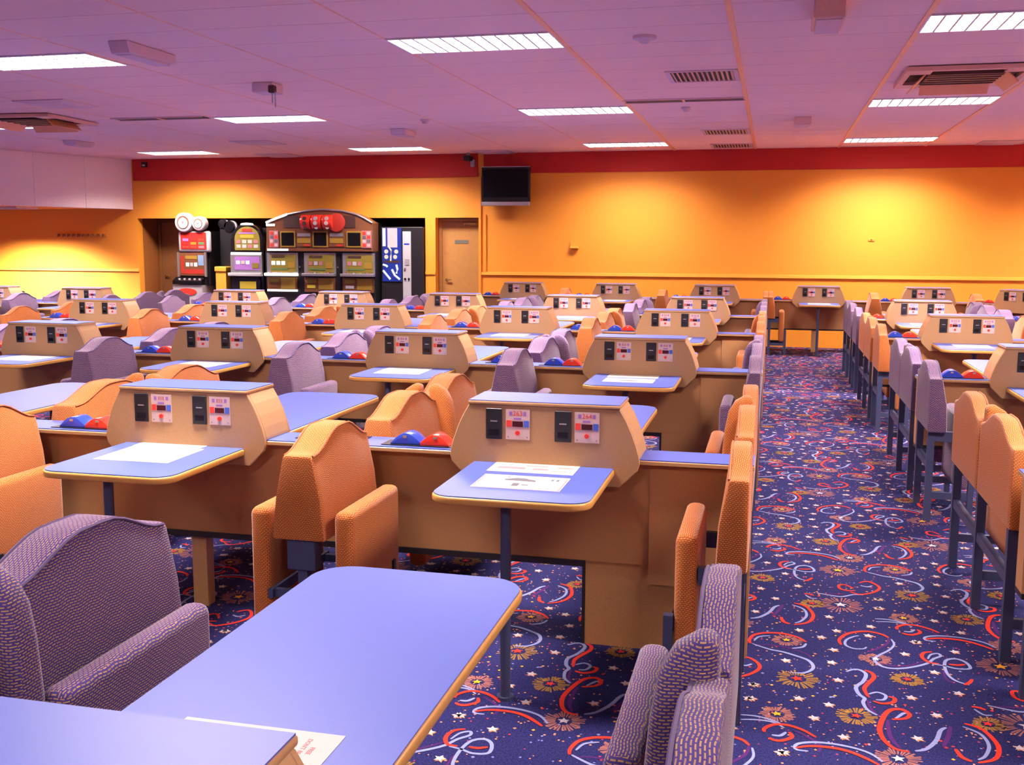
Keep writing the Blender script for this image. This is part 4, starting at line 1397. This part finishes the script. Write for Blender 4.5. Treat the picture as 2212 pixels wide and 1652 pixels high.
# ------------------------------------------------------------------ things on the ceiling
S_ = .60
vent_fr = G().box(-.31, .31, -.31, -.27, -.012, 0).box(-.31, .31, .27, .31, -.012, 0).box(-.31, -.27, -.27, .27, -.012, 0).box(.27, .31, -.27, .27, -.012, 0).mesh('frame', 'vent_shell')
vent_bk = B(-.27, .27, -.27, .27, -.003, 0).mesh('backing', 'slot_dark')
vent_bl = G().add([(-.008, -.27, -.004), (.012, -.27, -.018), (.016, -.27, -.016), (-.004, -.27, -.003), (-.008, .27, -.004), (.012, .27, -.018), (.016, .27, -.016), (-.004, .27, -.003)],
                  [(0, 1, 2, 3), (4, 7, 6, 5), (0, 4, 5, 1), (1, 5, 6, 2), (2, 6, 7, 3), (3, 7, 4, 0)]).mesh('blade', 'vent_blade')
for x, y, lb in ((-.655, 9.68, 'slatted air grille in the ceiling left of the aisle line, nearest one'),
                 (-.655, 14.44, 'slatted air grille in the ceiling, middle one above the aisle'),
                 (-.655, 16.45, 'slatted air grille in the ceiling, nearest the red band')):
    t = thing('air_grille', lb, 'vent', (x, y, ZC), 0, 'slatted grilles in the ceiling')
    obj('frame', vent_fr, t); obj('backing', vent_bk, t)
    for i in range(13):
        obj('blade', vent_bl, t, (-.252 + i * .042, 0, 0))
dif_c = [G().add([(-a, -a, -.02), (a, -a, -.02), (a, a, -.02), (-a, a, -.02), (-b, -b, 0), (b, -b, 0), (b, b, 0), (-b, b, 0)],
                 [(0, 3, 2, 1), (4, 5, 6, 7), (0, 1, 5, 4), (1, 2, 6, 5), (2, 3, 7, 6), (3, 0, 4, 7)]).mesh('cone', mt)
         for a, b, mt in ((.20, .27, 'vent_shell'),)]
dif_f = vent_fr
for x, y, lb in ((-7.55, 10.1, 'square ceiling diffuser at the far left above the left air unit'),
                 (-7.50, 14.60, 'square ceiling diffuser in the left half, farther one'),
                 (-8.20, 16.75, 'square ceiling diffuser close to the red band, left half'),
                 (-4.45, 16.78, 'square ceiling diffuser above the wall television'),
                 (3.15, 16.72, 'square ceiling diffuser at the right edge near the red band')):
    t = thing('ceiling_diffuser', lb, 'vent', (x, y, ZC), 0, 'square diffusers in the ceiling')
    obj('frame', dif_f, t); obj('backing', vent_bk, t); obj('cone', dif_c[0], t, (0, 0, -.006))
for x0, x1, y, lb in ((-1.55, -.35, 11.25, 'long dark slot diffuser right of the middle ceiling light'), (-7.78, -6.60, 11.55, 'long dark slot diffuser left of the middle left ceiling light')):
    t = thing('slot_diffuser', lb, 'vent', ((x0 + x1) / 2, y, ZC), 0, 'long slot diffusers in the ceiling')
    h = (x1 - x0) / 2
    obj('slot', B(-h, h, -.12, .06, -.010, 0).mesh('slot', 'slot_dark'), t)
    obj('rim', G().box(-h - .02, h + .02, -.14, -.12, -.014, 0).box(-h - .02, h + .02, .06, .08, -.014, 0).mesh('rim', 'vent_shell'), t)
    obj('clip', B(-.012, .012, -.12, .06, -.016, -.010).mesh('clip', 'bar_wall_lit'), t)
for x, y, lb, wx, wy, hz in ((-4.76, 7.42, 'grey box speaker on the ceiling, upper left', .17, .66, .09),
                             (-4.80, 13.45, 'small grey box speaker on the ceiling left of the television', .20, .50, .07),
                             (-10.05, 13.9, 'small grey box speaker on the ceiling at the far left', .20, .50, .07),
                             (.285, 7.1, 'pink box speaker at the top edge above the aisle', .19, .60, .12),
                             (.285, 13.2, 'small pink box speaker on the ceiling above the aisle end', .19, .50, .08)):
    t = thing('ceiling_speaker', lb, 'speaker', (x, y, ZC), 0, 'box speakers on the ceiling')
    obj('cabinet', G().prism([(-wy / 2, 0), (-wy / 2 + .04, -hz), (wy / 2, -hz * .8), (wy / 2, 0)][::-1], 'x', -wx / 2, wx / 2).mesh('cabinet', 'unit_shell' if x > 0 else 'vent_shell', .008, 1), t)
    obj('grille', B(-wx / 2 + .02, wx / 2 - .02, -wy / 2 + .08, wy / 2 - .06, -hz - .004, -hz * .8).mesh('grille', 'vent_shell'), t)
t = thing('ceiling_camera', 'small camera box with a dangling bracket on the ceiling, left of centre', 'camera', (-4.66, 9.3, ZC))
obj('housing', B(-.11, .10, -.12, .12, -.09, 0).mesh('housing', 'vent_shell', .01, 1), t)
obj('lens', B(.06, .12, -.13, -.06, -.10, -.03).mesh('lens', 'slot_dark', .01, 1), t)
obj('bracket', G().box(.085, .093, -.10, -.09, -.19, -.09).box(.115, .123, -.10, -.09, -.23, -.09).mesh('bracket', 'grey_plastic'), t)
for x, y, lb in ((-.95, 7.8, 'round smoke detector on the ceiling right of the top centre light'), (-4.13, 12.33, 'tiny round smoke detector on the ceiling, centre'),
                 (-.97, 11.82, 'tiny round smoke detector beyond the long dark slot, right of centre')):
    t = thing('smoke_detector', lb, 'detector', (x, y, ZC), 0, 'round detectors on the ceiling')
    obj('base', G().cyl((0, 0), .085 if y < 9 else .055, 'z', -.02, 0, 20).mesh('base', 'vent_shell'), t)
    obj('dome', G().cyl((0, 0), .03, 'z', -.05, -.02, 16, 0, .055 if y < 9 else .035).mesh('dome', 'vent_shell', smooth=True), t)


def air_unit(x, y, rz, label):
    t = thing('air_unit', label, 'air conditioner', (x, y, ZC), rz, 'air units in the ceiling')
    obj('fascia', G().box(-.50, .50, -.52, -.46, -.045, -.0095).box(-.50, .50, .46, .52, -.045, -.0095).box(-.50, -.45, -.46, .46, -.045, -.0095)
        .box(.45, .50, -.46, .46, -.045, -.0095).box(-.45, -.29, -.46, -.30, -.045, -.0095).box(.29, .45, -.46, -.30, -.045, -.0095)
        .box(-.45, -.29, .30, .46, -.045, -.0095).box(.29, .45, .30, .46, -.045, -.0095).mesh('fascia', 'unit_shell'), t)
    obj('cavity', B(-.45, .45, -.46, .46, -.014, -.0095).mesh('cavity', 'slot_dark'), t)
    gr = obj('intake_grille', B(-.30, .30, -.30, .30, -.050, -.014).mesh('intake_grille', 'unit_dark'), t)
    for q in range(5):
        obj('grille_bar', B(-.30, .30, -.008, .008, -.058, -.050).mesh('grille_bar', 'bronze'), gr, (0, -.24 + q * .12, 0))
    fl = G().prism([(.315, -.040), (.405, -.125), (.412, -.118), (.325, -.034)], 'y', -.29, .29).mesh('air_vane', 'vane_wall_lit')
    for q in (0, 1, 2):
        obj('air_vane', fl, t, (0, 0, 0), (0, 0, q * PI / 2))
    return t


air_unit(1.53, 10.05, 0.0, 'square air conditioning unit in the ceiling at the right')
air_unit(-8.70, 11.25, 0.06, 'square air conditioning unit in the ceiling at the left')
